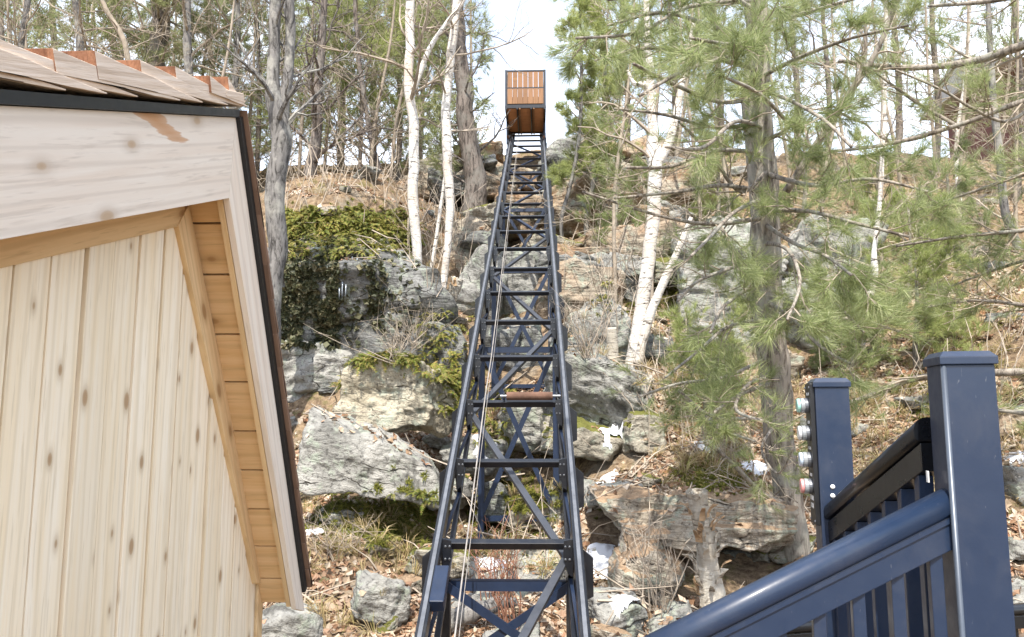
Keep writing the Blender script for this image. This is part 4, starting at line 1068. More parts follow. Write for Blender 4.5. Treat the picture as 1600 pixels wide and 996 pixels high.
# second rail, from the tall post back and down to the control post
q1 = P(1449, 652, 1.66); q0 = P(1297, 790, 2.28)
o = profile_rail(q0, q1, LOAF, 'handrail', M['alu'], stair); o.data.polygons.foreach_set('use_smooth', [len(p_.vertices) == 4 for p_ in o.data.polygons])
profile_rail(q0, q1, FAS, 'rail_channel', M['alu'], stair, .002)
profile_rail(q0, q1, [(-.02, -.8), (.02, -.8), (.02, -.85), (-.02, -.85)], 'bottom_rail', M['alu'], stair)
dv = q1-q0; nb_ = 7
for i in range(nb_):
    q = q0+dv*((i+.6)/nb_)
    mb = MB(); mb.box((q.x, q.y, q.z-.46), U_, V_, (0, 0, 1), .016, .016, .345); mb.build('baluster', M['alub'], stair, bevel=.002)
mb = MB(); q = P(1449.5, 745, 1.60); mb.box(q, V_, Vector((0, 0, 1)), U_, .006, .012, .0012); mb.build('paper_tag', M['white'], stair)
# control panel on the left face of the control post
lf = -U_; base_ = Ac-U_*(wA/2)
def onface(v, z, out): return Vector((base_.x, base_.y, 0))+V_*v+Vector((0, 0, z))+lf*out
ztp = P(1262, 600, 2.33).z; zbt = P(1262, 816, 2.33).z
mb = MB(); c = onface(0.0, (ztp+zbt)/2, .007); mb.box(c, lf, V_, (0, 0, 1), .007, .042, (ztp-zbt)/2); mb.build('control_panel', M['black'], cpost, bevel=.002)
gm = {}
for nme, colr in (('green', (.22, .42, .37)), ('clear', (.42, .43, .44)), ('clear_b', (.34, .4, .46)), ('red', (.5, .2, .19))):
    m, nt, b, o_ = new_mat('button_'+nme); b.inputs['Base Color'].default_value = (*colr, 1); b.inputs['Roughness'].default_value = .25; b.inputs['Coat Weight'].default_value = .6
    nn_ = noise(nt, coords(nt), 60, 2); nt.links.new(mix(nt, nn_, colr, tuple(min(1, x*1.25+.05) for x in colr)), b.inputs['Base Color']); gm[nme] = m
mg, nt, b, o_ = new_mat('button_shroud'); b.inputs['Base Color'].default_value = (.9, .92, .93, 1); b.inputs['Transmission Weight'].default_value = .35; b.inputs['Roughness'].default_value = .3
nt.links.new(mix(nt, noise(nt, coords(nt), 50, 3), (.42, .44, .45), (.32, .34, .36)), b.inputs['Base Color'])
for py, nme, lab in ((634, 'green', 'green push button'), (677, 'clear', None), (718, 'clear_b', None), (759, 'red', 'red push button')):
    z = P(1255, py, 2.33).z
    mb = MB(); mb.tube([onface(0, z, .012), onface(0, z, .024)], [.0235, .0235], 20); bt = mb.build('button', M['galv'], cpost)
    if lab: bt['label'] = lab
    mb = MB(); mb.tube([onface(0, z, .024), onface(0, z, .0255), onface(0, z, .036), onface(0, z, .037)], [.0215, .0235, .0235, .021], 24); o = mb.build('button_collar', mg, bt)
    mb = MB(); mb.tube([onface(0, z, .0375), onface(0, z, .039), onface(0, z, .046), onface(0, z, .048), onface(0, z, .0485)], [.0205, .0225, .022, .019, .012], 24); mb.build('button_cap', gm[nme], bt)
# engraved white marks beside the buttons and near the foot of the panel
for py, vv_ in ((616, (-.02, .004)), (660, (-.012, .006)), (700, (-.014, .01)), (741, (-.012, .006))):
    z = P(1262, py, 2.33).z
    for k, v in enumerate(vv_):
        mb = MB(); mb.box(onface(v, z, .0145), lf, V_, (0, 0, 1), .0008, .0035, .0045); mb.build('printed_mark', M['white'], cpost)
for py, vv_ in ((776, (-.02, -.006, .008, .02)), (788, (-.016, -.004, .012))):
    z = P(1262, py, 2.33).z
    for v in vv_:
        mb = MB(); mb.box(onface(v, z, .0145), lf, V_, (0, 0, 1), .0008, .003, .007); mb.build('printed_mark', M['white'], cpost)
for v in (-.035, .035):
    for z in (ztp-.012, zbt+.012):
        mb = MB(); mb.tube([onface(v, z, .014), onface(v, z, .0165)], [.004, .003], 10); mb.build('panel_screw', M['galv'], cpost)
# white screw heads on the front of the control post
for py in (761, 775):
    ry = P(1301, py, 1)-CAM; q = CAM+ry*(((Ac-V_*(wA/2)).to_3d()-CAM).dot(V_)/ry.dot(V_))
    mb = MB(); mb.tube([q+V_*.002, q-V_*.003, q-V_*.005], [.0075, .0065, .003], 12); mb.build('screw_cap', M['white'], cpost, smooth=True)
# low railing beyond
low = empty('low_railing', P(1400, 1300, 3.3), 'low dark railing running behind the stair posts at the bottom edge', 'railing'); low.location.z = 0
l0 = P(1130, 982, 3.45); l1 = P(1800, 926, 3.15)
o = profile_rail(l0, l1, loaf(.06, .04), 'handrail', M['alu'], low); o.data.polygons.foreach_set('use_smooth', [len(p_.vertices) == 4 for p_ in o.data.polygons])
profile_rail(l0, l1, [(-.02, -.046), (.02, -.046), (.02, -.1), (-.02, -.1)], 'rail_channel', M['alu'], low, .002)
for i in range(18):
    q = l0+(l1-l0)*((i+.5)/18); mb = MB(); mb.abox((q.x-.01, q.y-.01, .02), (q.x+.01, q.y+.01, q.z-.1)); mb.build('baluster', M['alu'], low)
for q in (l0, l1):
    mb = MB(); mb.abox((q.x-.03, q.y-.03, -.05), (q.x+.03, q.y+.03, q.z-.004)); mb.build('post', M['alu'], low)

# ------------------------------------------------------------------ trees
def curve(pts, n):
    pts = np.array(pts, float); t = np.linspace(0, len(pts)-1, n); i = np.clip(t.astype(int), 0, len(pts)-2); f = (t-i)[:, None]
    p0 = pts[np.maximum(i-1, 0)]; p1 = pts[i]; p2 = pts[i+1]; p3 = pts[np.minimum(i+2, len(pts)-1)]
    return .5*((2*p1)+(-p0+p2)*f+(2*p0-5*p1+4*p2-p3)*f**2+(-p0+3*p1-3*p2+p3)*f**3)
class Acc:
    def __init__(s): s.mb = MB(); s.tips = []
def grow(acc, rg, p, d, ln, r, lev, maxlev, kids, curl=.18, up=.05, sides=4, ang=.75, shrink=.55, minr=.0025):
    n = 6 if lev == 0 else (5 if lev == 1 else 4)
    P_ = [p]; dd = d/np.linalg.norm(d)
    for i in range(n):
        dd = dd+rg.normal(0, curl, 3)+np.array([0, 0, up]); dd /= np.linalg.norm(dd); P_.append(P_[-1]+dd*ln/n)
    P_ = np.array(P_); rad = np.maximum(r*np.linspace(1, .3, n+1), minr)
    V, Q, T = tube_arrays(P_, rad, 3 if lev >= 2 else sides, False); acc.mb.add(V, Q, None)
    if lev >= maxlev-1:
        for i in range(2, n+1): acc.tips.append((P_[i], P_[i]-P_[i-1], lev))
    if lev < maxlev:
        k = kids[lev]
        for j in range(k):
            t = rg.uniform(.25, 1.0); i = min(n-1, int(t*n)); q = P_[i]+(P_[i+1]-P_[i])*(t*n-i) if i < n else P_[-1]
            ax = (P_[i+1]-P_[i]); ax /= np.linalg.norm(ax); pr = np.cross(ax, rg.normal(0, 1, 3)); pr /= np.linalg.norm(pr)+1e-9
            a = rg.normal(ang, .2); nd = ax*math.cos(a)+pr*math.sin(a)
            grow(acc, rg, q, nd, ln*shrink*rg.uniform(.6, 1.2)*(1.15-.5*t), r*(1-.65*t)*.6, lev+1, maxlev, kids, curl, up, sides, ang, shrink, minr)

def tuft(rg, nb, L_, w, cone=.75, tri2=False):
    V = []; T = []
    for i in range(nb):
        a = rg.uniform(0, 6.283); c = abs(rg.normal(cone*.75, cone*.35)); s0 = rg.uniform(-.25, .25)
        d = np.array([math.sin(c)*math.cos(a), math.sin(c)*math.sin(a), math.cos(c)]); l = L_*rg.uniform(.7, 1.1)
        p0 = np.array([0, 0, s0*L_]); sd_ = np.cross(d, rg.normal(0, 1, 3)); sd_ /= np.linalg.norm(sd_); b = len(V)
        mid = p0+d*l*.55; end = p0+d*l+np.array([0, 0, 0]); 
        V += [p0-sd_*w*.5, p0+sd_*w*.5, end]; T.append([b, b+1, b+2])
    return np.array(V), np.array(T)
rg = np.random.default_rng(21)
TUF = {'near': [tuft(rg, 34, 1, .02) for _ in range(7)], 'mid': [tuft(rg, 24, 1, .045) for _ in range(6)], 'far': [tuft(rg, 14, 1, .06, .95) for _ in range(5)]}
CMI = CM.inverted()
def pix(p):
    q = CMI @ (Vector(p)-CAM); return CX+FPX*q.x/-q.z, CY-FPX*q.y/-q.z
_cr = np.random.default_rng(99)
def clear_birch(p):
    # needle tips are thinned within view windows so the birch stays visible
    x, y = pix(p)
    if 975 < x < 1085 and 120 < y < 620: return _cr.random() < .12
    if x < 975 and 130 < y < 640: return _cr.random() < (.35 if y < 330 else .1)
    if 1160 < x < 1240 and y > 560: return _cr.random() < .35
    return sky_gap(p)
def sky_gap(p):
    x, y = pix(p); return not (765 < x < 872 and 20 < y < 250)
def needles(parent, tips, kind, mat, size, seed, keep=1.0, jit=.03, clear=sky_gap):
    rg = np.random.default_rng(seed); tips = [t for t in tips if rg.random() < keep and (clear is None or clear(t[0]))]
    if not tips: return
    pts = np.array([t[0] for t in tips])+rg.normal(0, jit, (len(tips), 3)); d = np.array([t[1] for t in tips]); d /= np.linalg.norm(d, axis=1)[:, None]+1e-9
    d = d+np.array([0, 0, .12])
    scatter('needles', pts, d, TUF[kind], mat, size*.75, size*1.15, .28, seed=seed, parent=parent)
def trunk_pts(path, d):
    return [np.array(P(px, py, d+(dd if len(r_) else 0))[:]) for (px, py, w, *r_) in path for dd in [r_[0] if r_ else 0]]
def tree(path, d, label, mat, kind='bare', cat='tree', name='tree', nlimb=14, limb=1.6, seed=0, needle='far', nmat='needle_far', nsize=.2, kids=(5, 4, 3), start=.3, keep=1.0, twig='twig', up=.04, maxlev=2, group=None, limbr=.35, droop=0.0, ang0=1.1, ground_it=True, bias=None, curl=.18):
    rg = np.random.default_rng(seed+1000)
    pts = trunk_pts(path, d); rad = [max(.006, w*d/FPX/2) for (_, _, w, *_r) in path]
    if ground_it:
        b = pts[0]; g = gz(b[0], b[1])
        if b[2] > g+.05:
            pts.insert(0, np.array([b[0], b[1], g-.15])); rad.insert(0, rad[0]*1.15)
        else:
            pass
    n = 8*len(pts); C = curve(pts, n); rr = np.interp(np.linspace(0, len(pts)-1, n), range(len(pts)), rad)
    wob = fbm(C*1.7+seed, 3)[:, None]*rr[:, None]*.35; C2 = C+np.c_[wob, wob*.6, wob*0]
    root = empty(name, Vector(C[0]), label, cat, group)
    sides = 14 if rad[0] > .08 else 8
    mb = MB(); V, Q, T = tube_arrays(C2, rr, sides, True)
    ctr = np.repeat(C2, sides, 0); V = ctr+(V-ctr)*(1+.12*vnoise(V*np.array([14, 14, 4]))[:, None]); mb.add(V, Q, T)
    mb.build('trunk', M[mat], root, smooth=True, fixn=False)
    acc = Acc()
    for k in range(nlimb):
        t = start+(1-start)*(k+rg.random())/nlimb; i = min(n-2, int(t*(n-1))); q = C[i]; ax = C[i+1]-C[i]; ax /= np.linalg.norm(ax)
        a = rg.uniform(0, 6.283); h = np.array([math.cos(a), math.sin(a), 0.])
        if bias is not None: h = h+np.array(bias); h /= np.linalg.norm(h)
        dr = h*math.sin(ang0)+ax*math.cos(ang0)+np.array([0, 0, -droop])
        grow(acc, rg, q, dr, limb*rg.uniform(.6, 1.2)*(1.1-.45*t), rr[i]*limbr*rg.uniform(.7, 1.1), 0, maxlev, kids, curl, up, 5, .75, .5)
    if acc.mb.n:
        tag(acc.mb.build('branches', M[twig] if twig else M[mat], root, fixn=False), kind='stuff')
    if kind == 'pine': needles(root, acc.tips, needle, nmat, nsize, seed, keep)
    return root, C, rr

ORD = 'first second third fourth fifth sixth seventh eighth ninth tenth eleventh twelfth thirteenth fourteenth fifteenth sixteenth seventeenth eighteenth nineteenth twentieth twenty-first twenty-second twenty-third twenty-fourth'.split()
# left woodland
tree([(424, 620, 34), (428, 455, 31), (432, 330, 29), (436, 235, 30), (434, 190, 32), (428, 120, 19), (430, 0, 18), (428, -160, 12)], 8.7, 'thick grey maple trunk rising beside the shed roof with a broken fork', 'bark_grey', seed=1, nlimb=9, start=.55, limb=1.5, twig='bark_grey', kids=(4, 4), limbr=.3)
tree([(440, 200, 20), (451, 110, 17), (452, 0, 16), (456, -160, 10)], 8.75, 'right leader of the grey maple fork beside the shed', 'bark_grey', seed=2, nlimb=10, start=.2, limb=1.5, twig='bark_grey', kids=(4, 4), limbr=.3, ground_it=False)
tree([(652, 475, 12), (648, 330, 17), (644, 220, 16), (641, 140, 15), (640, 30, 14), (642, -120, 9)], 11.0, 'white birch standing at the right edge of the cliff block', 'bark_birch', seed=3, nlimb=10, start=.45, limb=1.9, twig='twig_pale', kids=(5, 4), limbr=.4)
tree([(648, 140, 9), (668, 85, 8), (695, 40, 7), (725, 0, 6), (750, -60, 4)], 10.95, 'pale birch limb forking up to the right over the slope', 'bark_birch', seed=31, nlimb=5, start=.3, limb=1.2, twig='twig_pale', kids=(4, 3), ground_it=False, cat='birch limb')
tree([(690, 490, 11), (697, 400, 12), (703, 300, 14), (699, 215, 15), (697, 150, 14), (706, 70, 13), (716, 0, 12), (722, -120, 8)], 11.2, 'second white birch nearest the track on the left, slightly bowed', 'bark_birch', seed=4, nlimb=8, start=.45, limb=1.7, twig='twig_pale', kids=(5, 4))
tree([(664, 470, 6), (680, 380, 6), (692, 300, 5), (700, 240, 4)], 11.3, 'thin leaning birch sapling between the two white birches', 'bark_birch', seed=5, nlimb=4, limb=.8, kids=(3, 3), twig='twig_pale')
tree([(744, 350, 38), (738, 270, 33), (728, 180, 28), (718, 90, 24), (714, 0, 21), (712, -200, 12)], 14.0, 'dark pine trunk rising behind the birches left of the track', 'bark_dark', 'pine', seed=6, nlimb=28, start=.3, limb=1.2, nsize=.17, kids=(5, 3), needle='far', name='pine_tree', cat='pine', keep=.5, twig='bark_dark', limbr=.16, bias=(-.55, .2, 0))
tree([(484, 335, 22), (488, 270, 20), (494, 190, 16), (500, 110, 13), (506, 0, 10), (510, -150, 6)], 13.2, 'dark crooked tree on the slope just right of the grey maple', 'bark_dark', seed=7, nlimb=26, start=.25, limb=2.0, kids=(6, 4), twig='bark_dark', curl=.26)
tree([(292, 340, 15), (296, 200, 14), (295, 100, 13), (291, 0, 12), (288, -150, 8)], 14, 'slim grey trunk above the middle of the shed roof', 'bark_grey', seed=8, nlimb=16, start=.3, limb=1.9, kids=(6, 4))
tree([(235, 340, 32), (240, 180, 30), (244, 80, 28), (248, 0, 26), (250, -180, 16)], 15, 'thick dark pine with green boughs above the shed roof', 'bark_dark', 'pine', seed=9, nlimb=44, start=.3, limb=2.4, nsize=.2, kids=(6, 4), name='pine_tree', cat='pine', keep=.75, limbr=.18)
tree([(610, 335, 10), (590, 260, 9), (575, 190, 8), (560, 80, 7), (552, -60, 4)], 13.5, 'leaning thin tree left of the first birch', 'bark_dark', seed=10, nlimb=20, start=.2, limb=1.6, kids=(6, 4))
tree([(372, 330, 12), (366, 160, 11), (372, 60, 10), (366, -100, 6)], 15, 'slender trunk between grey maple and shed ridge', 'bark_grey', seed=11, nlimb=18, start=.3, limb=2.0, kids=(6, 4))
tree([(120, 330, 14), (128, 120, 12), (118, 0, 10), (110, -150, 6)], 13, 'bare tree behind the left end of the shed roof', 'bark_grey', seed=12, nlimb=22, start=.3, limb=2.2, kids=(6, 5))
tree([(40, 330, 12), (30, 100, 10), (44, 0, 8), (50, -150, 5)], 12, 'bare tree at the upper left picture corner', 'bark_grey', seed=13, nlimb=20, start=.35, limb=2.0, kids=(6, 5))
tree([(180, 330, 10), (200, 100, 9), (160, 0, 7), (120, -140, 5)], 12.5, 'curving bare tree bending left above the shed roof', 'twig', seed=14, nlimb=18, start=.35, limb=1.8, kids=(6, 5))
for i, (px, d, wv, top) in enumerate([(80, 19, 22, -150), (330, 20, 20, -120), (440, 21, 20, -90), (530, 19, 22, -140), (580, 22, 20, -60), (620, 17.5, 16, -120), (655, 21, 14, 60), (180, 22, 24, -120), (0, 17, 20, -100), (560, 16.5, 12, 30), (400, 17, 14, -40)]):
    w_ = ['at the far upper left behind the bare trees', 'straight above the shed ridge in the distance', 'far behind the grey maple', 'behind the dark crooked tree', 'far between crooked tree and birches', 'close behind the first birch', 'between the two birches in the distance', 'behind the thick dark pine', 'at the left picture edge beyond the roof', 'low behind the leaning thin tree', 'low and near behind the grey maple'][i]
    tree([(px, 300, wv*.6), (px+5, 150, wv*.5), (px+(-6)**(i % 2), 20, wv*.4), (px, top, wv*.2)], d, 'green pine standing '+w_, 'bark_dark', 'pine', seed=40+i, nlimb=40, start=.08, limb=1.1 if px > 640 else 2.2, nsize=.21, kids=(5, 4), name='pine_tree', cat='pine', keep=.6, nmat='needle_far' if i % 3 else 'needle_yel', limbr=.22)
for i, px in enumerate(range(20, 740, 34)):
    rg_ = np.random.default_rng(300+i); px += rg_.uniform(-10, 10); d = rg_.uniform(13, 19); l = rg_.uniform(-40, 40)
    tree([(px, 320, 6), (px+l*.3, 200, 5.5), (px+l, 60, 4), (px+l*1.3, -60, 2.5)], d, ORD[i]+' thin bare sapling from the left in the woodland left of the track', 'twig_pale' if i % 2 else 'twig', seed=70+i, nlimb=20, start=.05, limb=1.3, kids=(5, 3), name='sapling', cat='sapling', group='bare saplings in the woodland left of the track', curl=.25)

# right side
rt, C, rr = tree([(984, 592, 27), (996, 520, 23), (1008, 440, 21), (1018, 350, 20), (1024, 280, 21), (1020, 240, 24), (1018, 180, 13), (1016, 120, 12), (1010, 40, 9), (1008, -60, 6)], 9.0, 'bright white forked birch right of the track', 'bark_birch', seed=15, nlimb=6, start=.5, limb=1.3, twig='twig_pale', kids=(4, 3), name='birch_tree', cat='birch')
def limb_mesh(root, path, d, mat, name='limb', sides=10):
    pts = trunk_pts(path, d); rad = [max(.004, w*d/FPX/2) for (_, _, w, *_r) in path]
    n = 6*len(pts); C = curve(pts, n); rr = np.interp(np.linspace(0, len(pts)-1, n), range(len(pts)), rad)
    mb = MB(); V, Q, T = tube_arrays(C, rr, sides, True); ctr = np.repeat(C, sides, 0); V = ctr+(V-ctr)*(1+.12*vnoise(V*14)[:, None]); mb.add(V, Q, T)
    mb.build(name, M[mat], root, smooth=True, fixn=False); return C, rr
limb_mesh(rt, [(1022, 262, 16), (1040, 235, 14), (1052, 200, 12), (1062, 150, 11), (1072, 100, 9), (1085, 30, 6)], 9.0, 'bark_birch')
limb_mesh(rt, [(1022, 152, 8), (1008, 132, 9), (992, 132, 7), (980, 110, 4)], 9.0, 'bark_birch')
limb_mesh(rt, [(996, 570, 14), (1010, 510, 15), (1024, 470, 14), (1044, 425, 12), (1062, 385, 10), (1080, 340, 6)], 8.9, 'bark_birch')
def stump(path, d, label, mat, seed):
    r_, c, q = tree(path, d, label, mat, seed=seed, nlimb=0, name='stump', cat='stump'); return r_
stump([(959, 612, 19), (957, 560, 18), (955, 512, 17)], 8.6, 'short peeling birch stump left of the forked birch', 'bark_stump', 16)
def broken_trunk(path, d, label, mat, seed):
    rg = np.random.default_rng(seed); pts = trunk_pts(path, d); rad = [w*d/FPX/2 for (_, _, w, *_r) in path]
    pts.insert(0, pts[0]-np.array([0, 0, .3])); rad.insert(0, rad[0]*1.1); n, sd = 70, 40
    C = curve(pts, n); rr = np.interp(np.linspace(0, len(pts)-1, n), range(len(pts)), rad)
    V, Q, T = tube_arrays(C, rr, sd, False); ctr = np.repeat(C, sd, 0); dv = V-ctr
    f = fbm(V*np.array([9, 9, 4])+3, 4); plate = np.where(vnoise(V*np.array([11, 11, 5])+9) > .08, .14, 0)
    V = ctr+dv*(1+.22*f+plate)[:, None]; ring = V[-sd:]; ring[:, 2] += .05*fbm(ring*22, 3)-.01
    root = empty('broken_trunk', Vector(C[1]), label, 'broken trunk'); mb = MB(); V[-sd:] = ring
    c = np.mean(ring, 0)-[0, 0, .03]; mb.add(np.vstack([V, c]), Q, [[(n-1)*sd+k, (n-1)*sd+(k+1) % sd, n*sd] for k in range(sd)])
    mb.build('trunk', M[mat], root, fixn=False)
    for k in range(26):                                   # curling strips of bark, each one a piece
        t = int(rg.integers(6, n-8)); a = rg.uniform(3.3, 6.1) if rg.random() < .8 else rg.uniform(0, 6.28); q = C[t]
        rdir = np.array([math.cos(a), math.sin(a), 0]); tg = np.array([-rdir[1], rdir[0], 0]); w = rg.uniform(.012, .03); h = rg.uniform(.05, .14); R0 = rr[t]*1.2
        W = []
        for u in range(4):
            for v_ in (-1, 1):
                W.append(q+rdir*(R0+.012*u*u*rg.uniform(.2, 1))+tg*w*v_*(1-.15*u)+np.array([0, 0, (u/3-.5)*h]))
        mb = MB(); mb.add(np.array(W), [(0, 1, 3, 2), (2, 3, 5, 4), (4, 5, 7, 6)]); o = mb.build('bark_strip', M['bark_flap'] if k % 2 else M[mat], root)
        m_ = o.modifiers.new('thickness', 'SOLIDIFY'); m_.thickness = .004
    return root
M['bark_flap'] = plain('inner_bark', (.42, .28, .16), .8, var=.5)
broken_trunk([(1112, 925, 40), (1106, 880, 34), (1100, 830, 29), (1093, 790, 28), (1090, 766, 32)], 5.25, 'broken upright trunk with peeling bark in front of the log-shaped rock', 'bark_stump', 17)
stump([(930, 262, 4), (932, 250, 4)], 17, 'tiny snag on the rim right of the track', 'bark_grey', 181) if False else None

broken_trunk([(700, 500, 15), (706, 465, 16), (715, 434, 17)], 10.6, 'short birch stub leaning right below the left birches', 'bark_stump', 18)
# the big pine, with individual limbs
bp, C, rr = tree([(1246, 905, 44), (1240, 840, 42), (1232, 760, 43), (1215, 660, 45), (1205, 560, 48), (1198, 440, 47), (1194, 320, 44), (1190, 200, 42), (1184, 90, 38), (1178, -40, 34), (1172, -260, 26)], 6.2, 'big white pine with rough grey trunk and long green needles right of the birch', 'bark_pine', seed=19, nlimb=0, name='pine_tree', cat='pine')
def bough(root, path, d, mat, seed, kids=(9, 5), ln=.55, tkind='near', nmat='needle', size=.1, keep=1., nn=True, curl=.16, tw='twig', stop=.12):
    rg = np.random.default_rng(seed); C, rr = limb_mesh(root, path, d, mat, sides=8); acc = Acc(); n = len(C)
    for k in range(kids[0]):
        t = rg.uniform(stop, 1); i = min(n-2, int(t*(n-1))); ax = C[i+1]-C[i]; ax /= np.linalg.norm(ax)
        pr = np.cross(ax, rg.normal(0, 1, 3)); pr /= np.linalg.norm(pr); pr[2] *= .6; nd = ax*math.cos(.8)+pr*math.sin(.8)
        grow(acc, rg, C[i], nd, ln*rg.uniform(.6, 1.2)*(1.15-.5*t), rr[i]*.45, 1, 2, (0, kids[1]), curl, .03, 4, .65, .5, .002)
    if acc.mb.n: tag(acc.mb.build('twigs', M[tw], root, fixn=False), kind='stuff')
    if nn: needles(root, acc.tips, tkind, nmat, size, seed, keep, .015, clear_birch)
def boughs(root, lst, d0, **k):
    for i, (pts) in enumerate(lst):
        bough(root, pts, d0, 'bark_pine', 500+len(root.name)+i*7+int(pts[0][1]) % 97, **k)
# limbs: each path given in view, 4th value = depth offset (comes forward / goes back)
BL = [
 [(1190, 60, 9), (1120, 45, 7, -.6), (1040, 20, 5, -1.2), (950, 40, 3, -1.6)],
 [(1188, 110, 9), (1110, 90, 7, -.7), (1020, 75, 5, -1.3), (930, 95, 3, -1.6)],
 [(1190, 150, 8), (1130, 160, 6, -.9), (1060, 135, 5, -1.7), (990, 100, 3, -2.2)],
 [(1190, 190, 8), (1120, 200, 6, -.5), (1040, 180, 4, -.9), (960, 170, 3, -1.2)],
 [(1192, 240, 8), (1120, 235, 6, -.9), (1050, 260, 4, -1.6), (980, 262, 3, -1.9)],
 [(1192, 300, 8), (1130, 290, 6, -.6), (1060, 300, 4, -1.2), (960, 310, 3, -1.6)],
 [(1194, 340, 8), (1120, 350, 6, -.8), (1040, 340, 4, -1.3), (910, 300, 3, -1.4)],
 [(1196, 400, 7), (1140, 420, 5, -.7), (1090, 440, 4, -1.2), (1060, 470, 3, -1.5)],
 [(1196, 430, 7), (1240, 430, 5, -.7), (1300, 470, 4, -1.2), (1350, 520, 3, -1.5)],
 [(1200, 500, 7), (1140, 510, 5, -.6), (1090, 550, 4, -1.0), (1040, 590, 3, -1.2)],
 [(1200, 520, 7), (1260, 500, 5, -.6), (1340, 500, 4, -.9), (1410, 520, 3, -1.0)],
 [(1205, 600, 7), (1150, 620, 5, -.8), (1110, 660, 4, -1.3), (1180, 690, 3, -1.6)],
 [(1194, 330, 8), (1260, 330, 6, -.9), (1340, 350, 4, -1.5), (1420, 370, 3, -1.8)],
 [(1192, 270, 8), (1270, 290, 6, -.7), (1360, 280, 4, -1.2), (1450, 300, 3, -1.4)],
 [(1190, 120, 8), (1250, 90, 6, -.8), (1330, 60, 4, -1.3), (1420, 40, 3, -1.5)],
 [(1190, 40, 8), (1260, 20, 6, -.8), (1330, 0, 4, -1.3), (1400, -20, 3, -1.5)],
 [(1215, 660, 6), (1190, 700, 4, -.6), (1215, 740, 3, -.9), (1240, 700, 2, -1.1)],
 [(1184, 20, 8), (1110, -20, 6, -.9), (1030, -10, 4, -1.6), (950, 0, 3, -2.0)],
 [(1192, 220, 8), (1230, 200, 6, -1.0), (1190, 150, 4, -1.9), (1130, 120, 3, -2.3)],
 [(1196, 380, 7), (1230, 390, 5, -1.0), (1250, 440, 4, -1.7), (1230, 500, 3, -2.0)],
 [(1198, 560, 6), (1130, 590, 5, -.5), (1060, 600, 4, -.8), (1000, 620, 3, -1.)],
 [(1190, 80, 8), (1190, 60, 6, -1.2), (1150, 70, 4, -2.0), (1080, 60, 3, -2.5)],
 [(1194, 310, 7), (1150, 330, 5, -1.0), (1110, 370, 4, -1.6), (1080, 400, 3, -1.9)],
 [(1196, 420, 7), (1170, 450, 5, -.9), (1130, 480, 4, -1.4), (1110, 520, 3, -1.7)],
 [(1194, 350, 7), (1240, 380, 5, -.9), (1290, 400, 4, -1.4), (1330, 430, 3, -1.8)],
 [(1198, 470, 7), (1240, 500, 5, -.8), (1280, 540, 4, -1.2), (1330, 570, 3, -1.5)],
 [(1192, 200, 7), (1150, 190, 5, -1.2), (1100, 230, 4, -2.0), (1040, 230, 3, -2.4)],
 [(1188, 60, 7), (1130, 90, 5, -1.3), (1070, 110, 4, -2.2), (1000, 150, 3, -2.6)],
 [(1190, 140, 7), (1240, 160, 5, -1.0), (1290, 190, 4, -1.6), (1330, 230, 3, -2.0)],
 [(1186, 0, 7), (1080, 10, 5, -1.0), (1000, 50, 4, -1.7), (900, 60, 3, -2.0)],
 [(1205, 590, 6), (1170, 600, 5, -.9), (1150, 640, 4, -1.5), (1200, 660, 3, -1.8)],
]
boughs(bp, BL, 6.2, kids=(8, 4), ln=.42, size=.135, keep=.72)
# bare forked limb and dead branches low on the trunk
for path in ([(1228, 300, 12, -.3), (1290, 205, 11, -.5), (1325, 150, 10, -.6), (1370, 80, 8, -.7), (1410, -20, 6, -.8)], [(1325, 150, 6, -.6), (1350, 100, 6, -.6), (1352, 20, 5, -.6)],
             [(1235, 790, 8), (1190, 770, 8, -.3), (1140, 720, 6, -.5), (1100, 690, 4, -.6)], [(1060, 610, 7, -.3), (1110, 650, 6, -.3), (1180, 655, 5, -.2), (1210, 660, 6)],
             [(1215, 245, 7), (1160, 300, 6, -.3), (1110, 240, 5, -.6), (1060, 190, 3, -.9)]):
    bough(bp, path, 6.2, 'bark_pine', 900+path[0][1], kids=(10, 5), ln=.55, nn=False, tw='twig_pale', curl=.3)

# pine standing just right of the picture, its boughs cross the upper right
rp, C, rr = tree([(1860, 960, 60), (1850, 500, 56), (1840, 100, 50), (1835, -200, 40)], 5.6, 'pine just outside the right edge whose long boughs cross the view', 'bark_pine', seed=22, nlimb=0, name='pine_tree', cat='pine')
RL = [
 [(1845, 20, 22), (1700, 35, 17), (1600, 70, 14), (1510, 98, 12, .2), (1410, 106, 10, .3), (1310, 95, 7, .4)],
 [(1845, 120, 14), (1700, 130, 11), (1600, 158, 9), (1500, 195, 8, .2), (1390, 225, 7, .3), (1290, 238, 5, .4)],
 [(1500, 200, 7, .2), (1440, 165, 6, .3), (1390, 130, 5, .4), (1340, 90, 4, .5)],
 [(1845, -60, 14), (1700, -30, 11), (1560, 0, 8), (1450, 10, 5, .3)],
 [(1848, 330, 12), (1720, 340, 9), (1600, 360, 7), (1500, 370, 5, .3), (1400, 385, 4, .6)],
 [(1848, 420, 12), (1740, 400, 9), (1640, 400, 7), (1560, 420, 5, .3), (1480, 450, 3, .6)],
 [(1848, 250, 12), (1720, 250, 9), (1610, 270, 7), (1520, 300, 5, .3), (1430, 330, 4, .6)],
 [(1850, 620, 14), (1720, 590, 12), (1600, 582, 12), (1440, 590, 11, .6), (1360, 618, 9, .8), (1300, 640, 6, .9)],
 [(1850, 700, 12), (1730, 680, 10), (1620, 650, 8), (1540, 640, 5, .3)],
 [(1850, 520, 12), (1730, 500, 9), (1620, 480, 7), (1530, 470, 5, .3), (1450, 480, 3, .3)],
 [(1610, 170, 6), (1570, 190, 6), (1520, 170, 5), (1470, 140, 4), (1400, 110, 3)],
]
